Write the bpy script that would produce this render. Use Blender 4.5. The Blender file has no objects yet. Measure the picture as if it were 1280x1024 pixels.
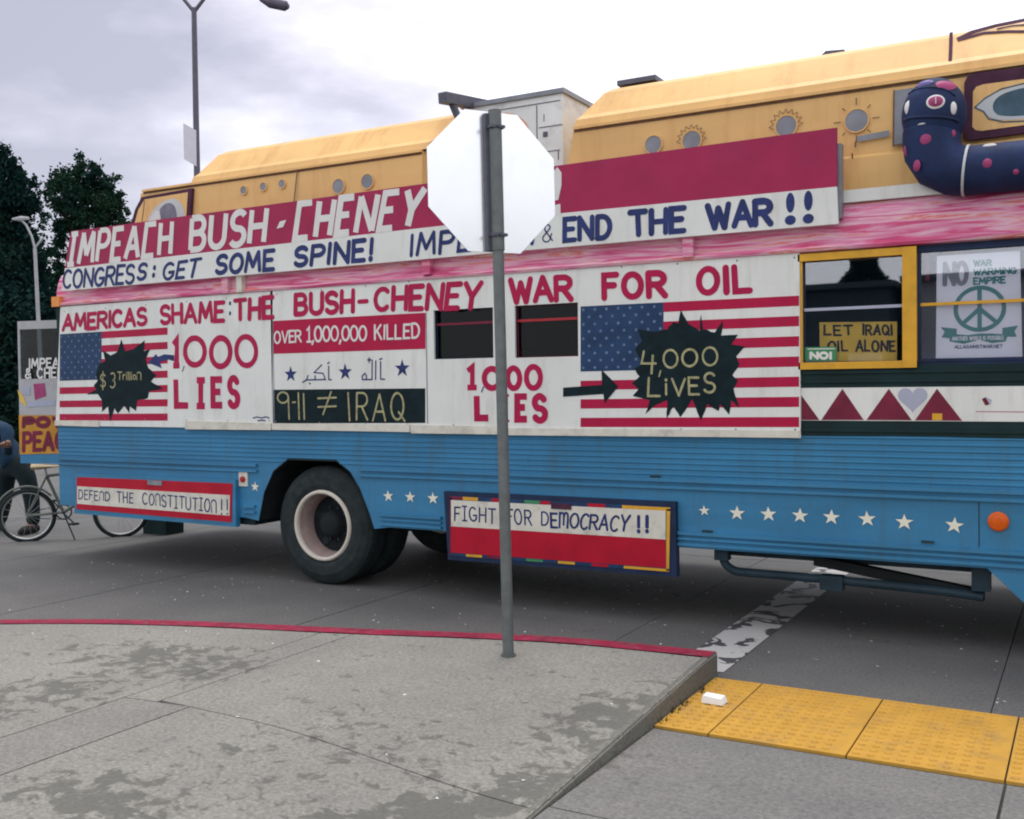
import bpy, bmesh, math, random
import numpy as np
from mathutils import Vector, Matrix
random.seed(7)
S = bpy.context.scene
COL = S.collection
PI = math.pi
rad = math.radians

# ------------------------------------------------------------------ camera, light, exposure
F = 1300.0; CX, CY = 640.0, 512.0; HC = 1.6
_v1 = np.array([-1689.0 - CX, 510.0 - CY, F]); _v2 = np.array([1366.0 - CX, 475.0 - CY, F])
_a = -_v1 / np.linalg.norm(_v1)
_b = _v2 / np.linalg.norm(_v2); _b = _b - _a * (_a @ _b); _b /= np.linalg.norm(_b)
_z = np.cross(_a, _b)
if _z[1] > 0: _z = -_z
ROT = np.array([_a, _b, _z])

cam_d = bpy.data.cameras.new('camera'); cam = bpy.data.objects.new('camera', cam_d); COL.objects.link(cam)
cam_d.sensor_fit = 'HORIZONTAL'; cam_d.sensor_width = 36.0; cam_d.lens = 36.0 * F / 1280.0
cam_d.clip_start = 0.05; cam_d.clip_end = 3000
_m = Matrix.Identity(4)
for _i in range(3):
    _m[_i][0] = ROT[_i][0]; _m[_i][1] = -ROT[_i][1]; _m[_i][2] = -ROT[_i][2]
_m[2][3] = HC
cam.matrix_world = _m
S.camera = cam
S.render.resolution_x = 1024; S.render.resolution_y = 819

SUN_EL, = (rad(74),)
_sd = Vector((-0.30, 0.95, 0)).normalized() * math.cos(SUN_EL); SUN = Vector((_sd.x, _sd.y, math.sin(SUN_EL)))
world = bpy.data.worlds.new('World'); S.world = world; world.use_nodes = True
nt = world.node_tree; nt.nodes.clear(); N = nt.nodes.new; L = nt.links.new
out = N('ShaderNodeOutputWorld'); add = N('ShaderNodeAddShader')
bg1 = N('ShaderNodeBackground'); bg2 = N('ShaderNodeBackground')
sky = N('ShaderNodeTexSky'); sky.sky_type = 'NISHITA'; sky.sun_disc = False
sky.sun_elevation = SUN_EL; sky.sun_rotation = math.atan2(SUN.x, SUN.y)
L(sky.outputs[0], bg1.inputs[0]); bg1.inputs[1].default_value = 0.05
tc = N('ShaderNodeTexCoord')
mp = N('ShaderNodeMapping'); mp.inputs['Scale'].default_value = (1, 1, 2.6); mp.inputs['Location'].default_value = (0.35, 0.1, 0.4); L(tc.outputs['Generated'], mp.inputs[0])
nz = N('ShaderNodeTexNoise'); nz.inputs['Scale'].default_value = 5.0; nz.inputs['Detail'].default_value = 6; nz.inputs['Roughness'].default_value = 0.5; L(mp.outputs[0], nz.inputs[0])
dt = N('ShaderNodeVectorMath'); dt.operation = 'DOT_PRODUCT'; L(tc.outputs['Generated'], dt.inputs[0]); dt.inputs[1].default_value = Vector((0.78, 0.50, 0.38)).normalized()
mr = N('ShaderNodeMapRange'); mr.inputs[1].default_value = -0.25; mr.inputs[2].default_value = 0.42; L(dt.outputs['Value'], mr.inputs[0])
dt2 = N('ShaderNodeVectorMath'); dt2.operation = 'DOT_PRODUCT'; L(tc.outputs['Generated'], dt2.inputs[0]); dt2.inputs[1].default_value = Vector((0.1, -1.0, 0.35)).normalized()
mr2 = N('ShaderNodeMapRange'); mr2.inputs[1].default_value = -0.15; mr2.inputs[2].default_value = 0.6; L(dt2.outputs['Value'], mr2.inputs[0])
mxx = N('ShaderNodeMath'); mxx.operation = 'MAXIMUM'; L(mr.outputs[0], mxx.inputs[0]); L(mr2.outputs[0], mxx.inputs[1])
# cloud cover brightness = noise + glow at right and added fill behind the camera
ma = N('ShaderNodeMath'); ma.operation = 'MULTIPLY_ADD'; L(mxx.outputs[0], ma.inputs[0]); ma.inputs[1].default_value = 0.62; L(nz.outputs[0], ma.inputs[2])
cr = N('ShaderNodeValToRGB'); sx = N('ShaderNodeSeparateXYZ'); L(tc.outputs['Generated'], sx.inputs[0])
hz_ = N('ShaderNodeMapRange'); L(sx.outputs[2], hz_.inputs[0]); hz_.inputs[1].default_value = 0.03; hz_.inputs[2].default_value = 0.26; hz_.inputs[3].default_value = 0.16; hz_.inputs[4].default_value = -0.02
mb_ = N('ShaderNodeMath'); mb_.operation = 'ADD'; L(ma.outputs[0], mb_.inputs[0]); L(hz_.outputs[0], mb_.inputs[1])
L(mb_.outputs[0], cr.inputs[0])
e = cr.color_ramp.elements
e[0].position = 0.50; e[0].color = (0.41, 0.365, 0.395, 1)
e[1].position = 0.86; e[1].color = (1.0, 0.985, 1.0, 1)
x_ = e.new(0.62); x_.color = (0.55, 0.495, 0.535, 1)
x_ = e.new(0.74); x_.color = (0.76, 0.70, 0.745, 1)
L(cr.outputs[0], bg2.inputs[0])
ms = N('ShaderNodeMath'); ms.operation = 'MULTIPLY_ADD'; L(mxx.outputs[0], ms.inputs[0]); ms.inputs[1].default_value = 0.22; ms.inputs[2].default_value = 0.97; L(ms.outputs[0], bg2.inputs[1])
L(bg1.outputs[0], add.inputs[0]); L(bg2.outputs[0], add.inputs[1]); L(add.outputs[0], out.inputs[0])

sl = bpy.data.lights.new('sun', 'SUN'); sl.energy = 1.7; sl.angle = rad(26); sl.color = (1.0, 0.96, 0.9)
so = bpy.data.objects.new('sun', sl); COL.objects.link(so); so.rotation_euler = SUN.to_track_quat('Z', 'Y').to_euler()
so.location = (0, 0, 30)
S.view_settings.view_transform = 'Standard'; S.view_settings.look = 'None'
S.view_settings.exposure = 0.06; S.view_settings.gamma = 1.0; S.view_settings.use_curve_mapping = False
S.render.engine = 'CYCLES'
S.cycles.max_bounces = 6; S.cycles.transparent_max_bounces = 12
try: S.render.filter_size = 2.0; S.cycles.filter_width = 2.0
except Exception: pass

# ------------------------------------------------------------------ helpers
def ray(px, py): return ROT @ np.array([px - CX, py - CY, F])
def onY(px, py, Y):
    d = ray(px, py); t = Y / d[1]; return Vector((d[0] * t, Y, HC + d[2] * t))
def onZ(px, py, Z=0.0):
    d = ray(px, py); t = (Z - HC) / d[2]; return Vector((d[0] * t, d[1] * t, Z))
Y0 = 6.55                       # the bus' side plane

def mat(name, col, rough=0.6, metal=0.0, var=0.12, scale=6.0, bump=0.0, bscale=60.0, spec=0.22, dirt=None, dirt_amt=0.0, dscale=3.0, stretch=None, drip=False):
    m = bpy.data.materials.new(name); m.use_nodes = True
    t = m.node_tree; b = t.nodes['Principled BSDF']
    b.inputs['Roughness'].default_value = rough; b.inputs['Metallic'].default_value = metal
    b.inputs['Specular IOR Level'].default_value = spec
    g = t.nodes.new('ShaderNodeNewGeometry'); vec = g.outputs['Position']
    if stretch:
        mm = t.nodes.new('ShaderNodeMapping'); mm.inputs['Scale'].default_value = stretch; t.links.new(vec, mm.inputs[0]); vec = mm.outputs[0]
    n = t.nodes.new('ShaderNodeTexNoise'); n.inputs['Scale'].default_value = scale; n.inputs['Detail'].default_value = 5; t.links.new(vec, n.inputs[0])
    r = t.nodes.new('ShaderNodeValToRGB'); t.links.new(n.outputs[0], r.inputs[0])
    c = col
    r.color_ramp.elements[0].position = 0.3; r.color_ramp.elements[0].color = (c[0] * (1 - var), c[1] * (1 - var), c[2] * (1 - var), 1)
    r.color_ramp.elements[1].position = 0.7; r.color_ramp.elements[1].color = (min(1, c[0] * (1 + var)), min(1, c[1] * (1 + var)), min(1, c[2] * (1 + var)), 1)
    last = r.outputs[0]
    if dirt:
        n2 = t.nodes.new('ShaderNodeTexNoise'); n2.inputs['Scale'].default_value = dscale; n2.inputs['Detail'].default_value = 8; n2.inputs['Roughness'].default_value = 0.7
        dv = g.outputs['Position']
        if drip:
            dm = t.nodes.new('ShaderNodeMapping'); dm.inputs['Scale'].default_value = (2.2, 1, .35); t.links.new(dv, dm.inputs[0]); dv = dm.outputs[0]
        t.links.new(dv, n2.inputs[0])
        mr_ = t.nodes.new('ShaderNodeMapRange'); mr_.inputs[1].default_value = 0.5; mr_.inputs[2].default_value = 0.72; mr_.inputs[4].default_value = dirt_amt; t.links.new(n2.outputs[0], mr_.inputs[0])
        mx = t.nodes.new('ShaderNodeMixRGB'); t.links.new(mr_.outputs[0], mx.inputs[0]); t.links.new(last, mx.inputs[1]); mx.inputs[2].default_value = (*dirt, 1); last = mx.outputs[0]
    t.links.new(last, b.inputs['Base Color'])
    if bump > 0:
        n3 = t.nodes.new('ShaderNodeTexNoise'); n3.inputs['Scale'].default_value = bscale; n3.inputs['Detail'].default_value = 4; t.links.new(g.outputs['Position'], n3.inputs[0])
        bp = t.nodes.new('ShaderNodeBump'); bp.inputs['Strength'].default_value = bump; bp.inputs['Distance'].default_value = 0.01; t.links.new(n3.outputs[0], bp.inputs['Height']); t.links.new(bp.outputs[0], b.inputs['Normal'])
    return m

M = {}
M['blue'] = mat('bus_blue_paint', (0.031, 0.178, 0.335), 0.5, var=0.14, scale=2.5, dirt=(0.05, 0.11, 0.15), dirt_amt=0.55, dscale=3.5, stretch=(0.4, 1, 3), bump=0.12, bscale=25, drip=True, spec=.35)
M['white'] = mat('white_board_paint', (0.68, 0.69, 0.66), 0.6, var=0.05, scale=3, dirt=(0.40, 0.38, 0.33), dirt_amt=0.40, dscale=5, bump=0.12, bscale=35, drip=True)
M['trim'] = mat('cream_trim_paint', (0.62, 0.60, 0.52), 0.6, var=0.08, scale=8, dirt=(0.25, 0.22, 0.2), dirt_amt=0.5, dscale=9)
M['bannerred'] = mat('banner_crimson_paint', (0.33, 0.018, 0.075), 0.55, var=0.10, scale=5, dirt=(0.22, 0.03, 0.09), dirt_amt=0.4, dscale=3)
M['bannerwhite'] = mat('banner_white_lettering', (0.66, 0.65, 0.63), 0.6, var=0.05, scale=10, dirt=(0.5, 0.45, 0.45), dirt_amt=0.3, dscale=20)
M['red'] = mat('crimson_sign_paint', (0.38, 0.004, 0.060), 0.5, var=0.10, scale=9)
M['flagred'] = mat('flag_red_paint', (0.38, 0.004, 0.048), 0.5, var=0.10, scale=7)
M['signred'] = mat('deep_red_paint', (0.40, 0.004, 0.022), 0.5, var=0.12, scale=6)
M['navy'] = mat('navy_lettering_paint', (0.020, 0.032, 0.13), 0.5, var=0.25, scale=14)
M['canton'] = mat('flag_blue_paint', (0.013, 0.042, 0.11), 0.5, var=0.22, scale=8)
M['black'] = mat('black_sign_paint', (0.005, 0.016, 0.020), 0.7, var=0.3, scale=14, spec=0.15)
M['tan'] = mat('pale_olive_lettering', (0.33, 0.31, 0.17), 0.6, var=0.3, scale=25)
M['star'] = mat('pale_star_paint', (0.72, 0.70, 0.58), 0.5, var=0.05)
M['flagstar'] = mat('dim_flag_star_paint', (0.13, 0.19, 0.30), 0.6, var=0.3, scale=25)
M['yellow'] = mat('van_ochre_paint', (0.74, 0.46, 0.185), 0.48, var=0.10, scale=1.6, dirt=(0.56, 0.29, 0.11), dirt_amt=0.65, dscale=2.6, bump=0.15, bscale=9, stretch=(0.5, 1, 2), drip=True)
M['yelframe'] = mat('window_frame_yellow_paint', (0.62, 0.33, 0.03), 0.45, var=0.10, scale=8, dirt=(0.3, 0.16, 0.05), dirt_amt=0.4, dscale=12)
M['darkgreen'] = mat('dark_green_body_paint', (0.006, 0.022, 0.024), 0.6, var=0.3, scale=4, spec=.2)
M['darknavy'] = mat('dark_blue_window_surround', (0.010, 0.022, 0.060), 0.6, var=0.3, scale=6, spec=.25)
M['maroon'] = mat('maroon_paint', (0.16, 0.015, 0.04), 0.5, var=0.2, scale=8)
M['heart'] = mat('faded_lavender_paint', (0.36, 0.38, 0.48), 0.6, var=0.08)
M['grey'] = mat('grey_porthole_paint', (0.22, 0.23, 0.26), 0.35, var=0.15, scale=9)
M['palegrey'] = mat('pale_cabinet_metal', (0.66, 0.67, 0.66), 0.5, metal=0.1, var=0.08, scale=4, dirt=(0.25, 0.24, 0.22), dirt_amt=0.5, dscale=6)
M['boxline'] = mat('cabinet_seam_dark', (0.10, 0.10, 0.13), 0.6)
M['orange'] = mat('orange_disc_paint', (0.70, 0.26, 0.07), 0.55, var=0.1)
M['lampor'] = mat('orange_reflector', (0.62, 0.10, 0.01), 0.25, var=0.1, scale=30)
M['lampred'] = mat('red_marker_lens', (0.35, 0.02, 0.03), 0.25, var=0.1, scale=30)
M['rubber'] = mat('tyre_rubber', (0.018, 0.026, 0.028), 0.8, var=0.25, scale=12, bump=0.3, bscale=80, dirt=(0.06, 0.06, 0.055), dirt_amt=0.5, dscale=8)
M['rim'] = mat('cream_rim_paint', (0.58, 0.53, 0.46), 0.5, var=0.06, scale=8)
M['rimin'] = mat('dusty_pink_rim_barrel', (0.33, 0.25, 0.23), 0.7, var=0.15, scale=8, dirt=(0.12, 0.09, 0.08), dirt_amt=0.6, dscale=10)
M['dark'] = mat('underbody_black', (0.012, 0.016, 0.018), 0.8, var=0.3, scale=5)
M['undermetal'] = mat('underbody_grime_metal', (0.018, 0.036, 0.05), 0.6, var=0.3, scale=8)
M['galv'] = mat('galvanised_post', (0.145, 0.16, 0.16), 0.5, metal=0.35, var=0.12, scale=18, dirt=(0.12, 0.11, 0.11), dirt_amt=0.4, dscale=14, bump=0.1)
M['galvdark'] = mat('sign_bracket_steel', (0.10, 0.10, 0.13), 0.5, metal=0.3, var=0.15, scale=18)
M['alu'] = mat('bare_aluminium_sign_back', (0.88, 0.88, 0.89), 0.27, metal=0.9, var=0.02, scale=3, dirt=(0.75, 0.75, 0.76), dirt_amt=0.3, dscale=7)
M['kerbred'] = mat('red_kerb_paint', (0.23, 0.010, 0.040), 0.6, var=0.25, scale=9, dirt=(0.18, 0.12, 0.12), dirt_amt=0.55, dscale=16, bump=0.3)
M['tactile'] = mat('tactile_yellow', (0.50, 0.275, 0.045), 0.6, var=0.10, scale=7, dirt=(0.30, 0.19, 0.08), dirt_amt=0.65, dscale=6, bump=0.2)
M['paper'] = mat('white_paper', (0.75, 0.74, 0.72), 0.7, var=0.03)
M['poster'] = mat('poster_white_paper', (0.78, 0.77, 0.82), 0.6, var=0.03)
M['teal'] = mat('poster_teal_ink', (0.02, 0.20, 0.19), 0.6, var=0.1, scale=12)
M['green'] = mat('green_sticker', (0.05, 0.22, 0.10), 0.5, var=0.1)
M['cardyel'] = mat('ochre_card', (0.68, 0.46, 0.08), 0.6, var=0.12, scale=9)
M['placard'] = mat('orange_placard', (0.50, 0.24, 0.035), 0.6, var=0.2, scale=7)
M['cardink'] = mat('black_marker_ink', (0.03, 0.03, 0.04), 0.6, var=0.3, scale=30)
M['worm'] = mat('worm_navy_paint', (0.014, 0.028, 0.085), 0.7, var=0.35, scale=6, bump=.25, bscale=18, dirt=(0.02, 0.02, 0.07), dirt_amt=0.5, dscale=5)
M['wormcap'] = mat('worm_lavender_paint', (0.13, 0.10, 0.28), 0.4, var=0.2, scale=6)
M['pink'] = mat('pink_spot_paint', (0.33, 0.05, 0.15), 0.5, var=0.15, scale=20)
M['eyewhite'] = mat('eye_grey_white_paint', (0.50, 0.52, 0.53), 0.45, var=0.05)
M['eyedark'] = mat('eye_dark_iris_paint', (0.05, 0.10, 0.14), 0.3, var=0.25, scale=12)
M['eyegrey'] = mat('eye_grey_iris_paint', (0.16, 0.15, 0.20), 0.3, var=0.25, scale=12)
M['purpleline'] = mat('purple_outline_paint', (0.07, 0.025, 0.05), 0.8, var=0.25, scale=12)
M['brownline'] = mat('brown_drawn_line', (0.16, 0.09, 0.05), 0.6, var=0.2, scale=20)
M['denim'] = mat('blue_denim', (0.010, 0.032, 0.065), 0.9, var=0.2, scale=25)
M['trousers'] = mat('dark_trouser_cloth', (0.006, 0.014, 0.017), 0.9, var=0.2, scale=25)
M['skin'] = mat('skin', (0.26, 0.14, 0.10), 0.55, var=0.06)
M['hair'] = mat('dark_hair', (0.02, 0.014, 0.01), 0.6, var=0.3, scale=60)
M['shoe'] = mat('dark_shoe_leather', (0.02, 0.02, 0.022), 0.6)
M['bikeframe'] = mat('pale_green_bike_paint', (0.13, 0.15, 0.13), 0.4, var=0.1)
M['chrome'] = mat('dull_chrome', (0.5, 0.5, 0.5), 0.35, metal=0.8, var=0.1)
M['saddle'] = mat('tan_saddle', (0.42, 0.33, 0.20), 0.6)
M['lamp'] = mat('lamp_post_steel', (0.11, 0.10, 0.13), 0.5, metal=0.3, var=0.1)
M['lamppale'] = mat('lamp_post_pale', (0.36, 0.36, 0.38), 0.6, var=0.1)
M['lampflag'] = mat('post_banner_cloth', (0.62, 0.60, 0.66), 0.8, var=0.04)
M['bark'] = mat('bark', (0.05, 0.04, 0.03), 0.9, var=0.3, scale=10, bump=0.5, bscale=20)
M['concretebld'] = mat('grey_render_wall', (0.22, 0.22, 0.24), 0.8, var=0.1)
M['darkbld'] = mat('dark_shed_wall', (0.03, 0.04, 0.05), 0.8, var=0.2)
M['doorwhite'] = mat('grey_white_door_paint', (0.40, 0.40, 0.41), 0.5, var=0.06, scale=5, dirt=(0.2, 0.2, 0.2), dirt_amt=0.4, dscale=6)

def leafmat(name, c1, c2):
    m = bpy.data.materials.new(name); m.use_nodes = True; t = m.node_tree; b = t.nodes['Principled BSDF']
    b.inputs['Roughness'].default_value = 0.9; b.inputs['Specular IOR Level'].default_value = 0.05
    g = t.nodes.new('ShaderNodeNewGeometry'); r = t.nodes.new('ShaderNodeValToRGB')
    n = t.nodes.new('ShaderNodeTexNoise'); n.inputs['Scale'].default_value = 0.7; t.links.new(g.outputs['Position'], n.inputs[0])
    ad = t.nodes.new('ShaderNodeMath'); ad.operation = 'MULTIPLY_ADD'; t.links.new(g.outputs['Random Per Island'], ad.inputs[0]); ad.inputs[1].default_value = 0.4; t.links.new(n.outputs[0], ad.inputs[2])
    t.links.new(ad.outputs[0], r.inputs[0]); r.color_ramp.elements[0].position = 0.4; r.color_ramp.elements[0].color = (*c1, 1); r.color_ramp.elements[1].position = 0.95; r.color_ramp.elements[1].color = (*c2, 1)
    t.links.new(r.outputs[0], b.inputs['Base Color'])
    return m
M['leafdark'] = leafmat('dark_evergreen_leaves', (0.003, 0.016, 0.018), (0.012, 0.033, 0.025))
M['leafmid'] = leafmat('mid_green_leaves', (0.004, 0.020, 0.020), (0.020, 0.048, 0.026))

def concrete(name, base, stain_shade=(), amt=0.6, rough=0.85, speck=0.42, stain_shade_col=(0.085, 0.085, 0.077), stain_shade_th=0.56):
    m = bpy.data.materials.new(name); m.use_nodes = True; t = m.node_tree; b = t.nodes['Principled BSDF']; nn = t.nodes.new; ll = t.links.new
    b.inputs['Roughness'].default_value = rough; b.inputs['Specular IOR Level'].default_value = 0.3
    g = nn('ShaderNodeNewGeometry'); P = g.outputs['Position']
    n1 = nn('ShaderNodeTexNoise'); n1.inputs['Scale'].default_value = 0.9; n1.inputs['Detail'].default_value = 6; n1.inputs['Roughness'].default_value = 0.65; ll(P, n1.inputs[0])
    n2 = nn('ShaderNodeTexNoise'); n2.inputs['Scale'].default_value = 55; n2.inputs['Detail'].default_value = 4; n2.inputs['Roughness'].default_value = 0.8; ll(P, n2.inputs[0])
    r1 = nn('ShaderNodeValToRGB'); ll(n1.outputs[0], r1.inputs[0])
    r1.color_ramp.elements[0].position = 0.3; r1.color_ramp.elements[0].color = (base[0] * .80, base[1] * .80, base[2] * .82, 1)
    r1.color_ramp.elements[1].position = 0.7; r1.color_ramp.elements[1].color = (base[0] * 1.13, base[1] * 1.13, base[2] * 1.10, 1)
    mm = nn('ShaderNodeMixRGB'); mm.blend_type = 'MULTIPLY'; mm.inputs[0].default_value = 1; ll(r1.outputs[0], mm.inputs[1])
    r2 = nn('ShaderNodeMapRange'); r2.inputs[1].default_value = 0.3; r2.inputs[2].default_value = 0.7; r2.inputs[3].default_value = 1 - speck; r2.inputs[4].default_value = 1 + speck * .8; ll(n2.outputs[0], r2.inputs[0])
    ll(r2.outputs[0], mm.inputs[2]); last = mm.outputs[0]
    # blotchy lichen / gum marks, plus shade painted under the bus, in given patches
    n3 = nn('ShaderNodeTexNoise'); n3.inputs['Scale'].default_value = 11.0; n3.inputs['Detail'].default_value = 7; n3.inputs['Roughness'].default_value = 0.62; n3.inputs['Distortion'].default_value = 0.5; ll(P, n3.inputs[0])
    fld = n3.outputs[0]
    for (x, y, rx, ry, s) in stain_shade:
        mp_ = nn('ShaderNodeMapping'); mp_.inputs['Location'].default_value = (-x / rx, -y / ry, 0); mp_.inputs['Scale'].default_value = (1 / rx, 1 / ry, 0); ll(P, mp_.inputs[0])
        ln = nn('ShaderNodeVectorMath'); ln.operation = 'LENGTH'; ll(mp_.outputs[0], ln.inputs[0])
        q = nn('ShaderNodeMapRange'); q.interpolation_type = 'SMOOTHSTEP'; q.inputs[1].default_value = 0.25; q.inputs[2].default_value = 1.15; q.inputs[3].default_value = s; q.inputs[4].default_value = 0; ll(ln.outputs['Value'], q.inputs[0])
        a_ = nn('ShaderNodeMath'); a_.operation = 'ADD'; ll(fld, a_.inputs[0]); ll(q.outputs[0], a_.inputs[1]); fld = a_.outputs[0]
    r3 = nn('ShaderNodeMapRange'); r3.inputs[1].default_value = stain_shade_th + .05; r3.inputs[2].default_value = stain_shade_th + .12; r3.inputs[4].default_value = amt; ll(fld, r3.inputs[0])
    mx = nn('ShaderNodeMixRGB'); ll(r3.outputs[0], mx.inputs[0]); ll(last, mx.inputs[1]); mx.inputs[2].default_value = (*stain_shade_col, 1)
    ll(mx.outputs[0], b.inputs['Base Color'])
    bp = nn('ShaderNodeBump'); bp.inputs['Strength'].default_value = 0.5; bp.inputs['Distance'].default_value = 0.006; ll(n2.outputs[0], bp.inputs['Height']); ll(bp.outputs[0], b.inputs['Normal'])
    return m
def zc(px, py, z=.13): p = onZ(px, py, z); return p.x, p.y
ST = []
for (px, py, rx, ry, s) in ((752, 895, .42, .50, .19), (690, 960, .34, .30, .15), (570, 985, .25, .28, .18), (505, 1005, .42, .35, .18), (215, 825, .95, .45, .18), (60, 870, .55, .55, .15), (90, 1000, .55, .35, .16), (800, 868, .30, .40, .10), (480, 915, .9, .4, .09), (300, 975, .9, .5, .07), (660, 800, .3, .1, .12)):
    x, y = zc(px, py); ST.append((x, y, rx, ry, s))
M['walk'] = concrete('sidewalk_concrete', (0.232, 0.225, 0.205), ST, 0.72)
M['walkplain'] = concrete('smooth_concrete', (0.205, 0.20, 0.185), (), 0.25, stain_shade_th=.62)
M['kerbcon'] = concrete('kerb_concrete', (0.15, 0.147, 0.13), (), 0.5, stain_shade_th=.55)
M['ramp'] = concrete('ramp_concrete', (0.172, 0.167, 0.162), [(*zc(760, 950, 0), .35, .5, .12)], 0.5, stain_shade_th=.60)
M['road'] = concrete('road_concrete', (0.122, 0.120, 0.118), [(-4.6, 7.0, 1.6, .7, .10), (-1.0, 6.9, 1.3, .5, .12), (-2.9, 6.2, .5, .3, .08), (-6.8, 7.6, 1.2, .9, .10), (0.4, 5.9, .6, .4, .1), (-3.2, 7.7, 2.0, .8, .12)], 0.75, stain_shade_th=.64, stain_shade_col=(.06, .06, .06))  # oil patches under the bus, darkened to paint in its shadow
M['base'] = mat('joint_base_dirt', (0.05, 0.05, 0.045), 0.95, var=0.3, scale=20)  # dark sub-base showing in the slab joints

def stripemat():
    m = bpy.data.materials.new('worn_white_road_paint'); m.use_nodes = True; t = m.node_tree; b = t.nodes['Principled BSDF']; nn = t.nodes.new; ll = t.links.new
    b.inputs['Roughness'].default_value = 0.7
    g = nn('ShaderNodeNewGeometry'); mp_ = nn('ShaderNodeMapping'); mp_.inputs['Scale'].default_value = (1, 1, 1); mp_.inputs['Location'].default_value = (3.3, 1.1, 0); ll(g.outputs['Position'], mp_.inputs[0])
    n = nn('ShaderNodeTexNoise'); n.inputs['Scale'].default_value = 3.6; n.inputs['Detail'].default_value = 5; n.inputs['Distortion'].default_value = 1.2; ll(mp_.outputs[0], n.inputs[0])
    r = nn('ShaderNodeValToRGB'); r.color_ramp.interpolation = 'LINEAR'; ll(n.outputs[0], r.inputs[0])
    r.color_ramp.elements[0].position = 0.515; r.color_ramp.elements[0].color = (0.44, 0.43, 0.42, 1)
    r.color_ramp.elements[1].position = 0.53; r.color_ramp.elements[1].color = (0.05, 0.05, 0.06, 1)
    x_ = r.color_ramp.elements.new(0.62); x_.color = (0.06, 0.06, 0.07, 1)
    x_ = r.color_ramp.elements.new(0.64); x_.color = (0.45, 0.43, 0.42, 1)
    ll(r.outputs[0], b.inputs['Base Color']); return m
M['stripe'] = stripemat()

def streakmat():
    m = bpy.data.materials.new('streaky_pink_paint'); m.use_nodes = True; t = m.node_tree; b = t.nodes['Principled BSDF']; nn = t.nodes.new; ll = t.links.new
    b.inputs['Roughness'].default_value = 0.5
    g = nn('ShaderNodeNewGeometry'); mp_ = nn('ShaderNodeMapping'); mp_.inputs['Scale'].default_value = (1.0, 1, 16); ll(g.outputs['Position'], mp_.inputs[0])
    n = nn('ShaderNodeTexNoise'); n.inputs['Scale'].default_value = 1.5; n.inputs['Detail'].default_value = 5; n.inputs['Roughness'].default_value = 0.6; n.inputs['Distortion'].default_value = 0.6; ll(mp_.outputs[0], n.inputs[0])
    r = nn('ShaderNodeValToRGB'); ll(n.outputs[0], r.inputs[0])
    r.color_ramp.elements[0].position = 0.28; r.color_ramp.elements[0].color = (0.30, 0.06, 0.16, 1)
    r.color_ramp.elements[1].position = 0.78; r.color_ramp.elements[1].color = (0.68, 0.45, 0.20, 1)
    for p, c in ((.40, (.55, .05, .16)), (.48, (.62, .22, .36)), (.55, (.66, .40, .46)), (.62, (.62, .10, .10)), (.69, (.72, .60, .58))):
        x_ = r.color_ramp.elements.new(p); x_.color = (*c, 1)
    ll(r.outputs[0], b.inputs['Base Color']); return m
M['streak'] = streakmat()

def glassmat(name, refl=0.3, tint=(0.75, 0.8, 0.85), fr=.6):
    m = bpy.data.materials.new(name); m.use_nodes = True; t = m.node_tree; t.nodes.clear(); nn = t.nodes.new
    o = nn('ShaderNodeOutputMaterial'); mx = nn('ShaderNodeMixShader'); a = nn('ShaderNodeBsdfTransparent'); g = nn('ShaderNodeBsdfGlossy')
    a.inputs[0].default_value = (*tint, 1); g.inputs['Roughness'].default_value = 0.015; g.inputs[0].default_value = (.95, .95, 1, 1)
    lw = nn('ShaderNodeLayerWeight'); lw.inputs[0].default_value = 0.25
    md = nn('ShaderNodeMath'); md.operation = 'MULTIPLY_ADD'; md.inputs[1].default_value = fr; md.inputs[2].default_value = refl; md.use_clamp = True
    t.links.new(lw.outputs['Fresnel'], md.inputs[0]); t.links.new(md.outputs[0], mx.inputs[0]); t.links.new(a.outputs[0], mx.inputs[1]); t.links.new(g.outputs[0], mx.inputs[2]); t.links.new(mx.outputs[0], o.inputs[0])
    return m
M['glass'] = glassmat('window_glass', 0.13, (0.97, 0.98, 1.0), .45)
M['glassdark'] = glassmat('dark_tinted_glass', 0.008, (0.4, 0.45, 0.47), .16)

def tag(o, label=None, cat=None, group=None, kind=None):
    if label: o['label'] = label
    if cat: o['category'] = cat
    if group: o['group'] = group
    if kind: o['kind'] = kind
    return o
def thing(name, label, cat, loc=(0, 0, 0), group=None):
    o = bpy.data.objects.new(name, None); COL.objects.link(o); o.location = loc; o.empty_display_size = 0.1
    return tag(o, label, cat, group)
def root_of(p):
    while p.parent: p = p.parent
    return Vector(p.location)
def mk(name, V, Fc, m, parent=None, smooth=False, kind=None, label=None, m2=None, idx=None, origin=None):
    me = bpy.data.meshes.new(name)
    if parent is not None: off = root_of(parent)
    elif origin is not None: off = Vector(origin)
    else:
        if len(V):
            c = np.array([tuple(v) for v in V]); off = Vector((float(c[:, 0].mean()), float(c[:, 1].mean()), float(c[:, 2].min())))
        else: off = Vector((0, 0, 0))
    me.from_pydata([tuple(Vector(v) - off) for v in V], [], [list(f) for f in Fc]); me.update()
    o = bpy.data.objects.new(name, me); COL.objects.link(o)
    me.materials.append(M[m] if isinstance(m, str) else m)
    if m2:
        for q in (m2 if isinstance(m2, (list, tuple)) else [m2]): me.materials.append(M[q])
        for p, i in zip(me.polygons, idx): p.material_index = i
    if smooth:
        for p in me.polygons: p.use_smooth = True
    if parent is not None: o.parent = parent
    else: o.location = off
    if kind: o['kind'] = kind
    if label: o['label'] = label
    return o
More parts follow.
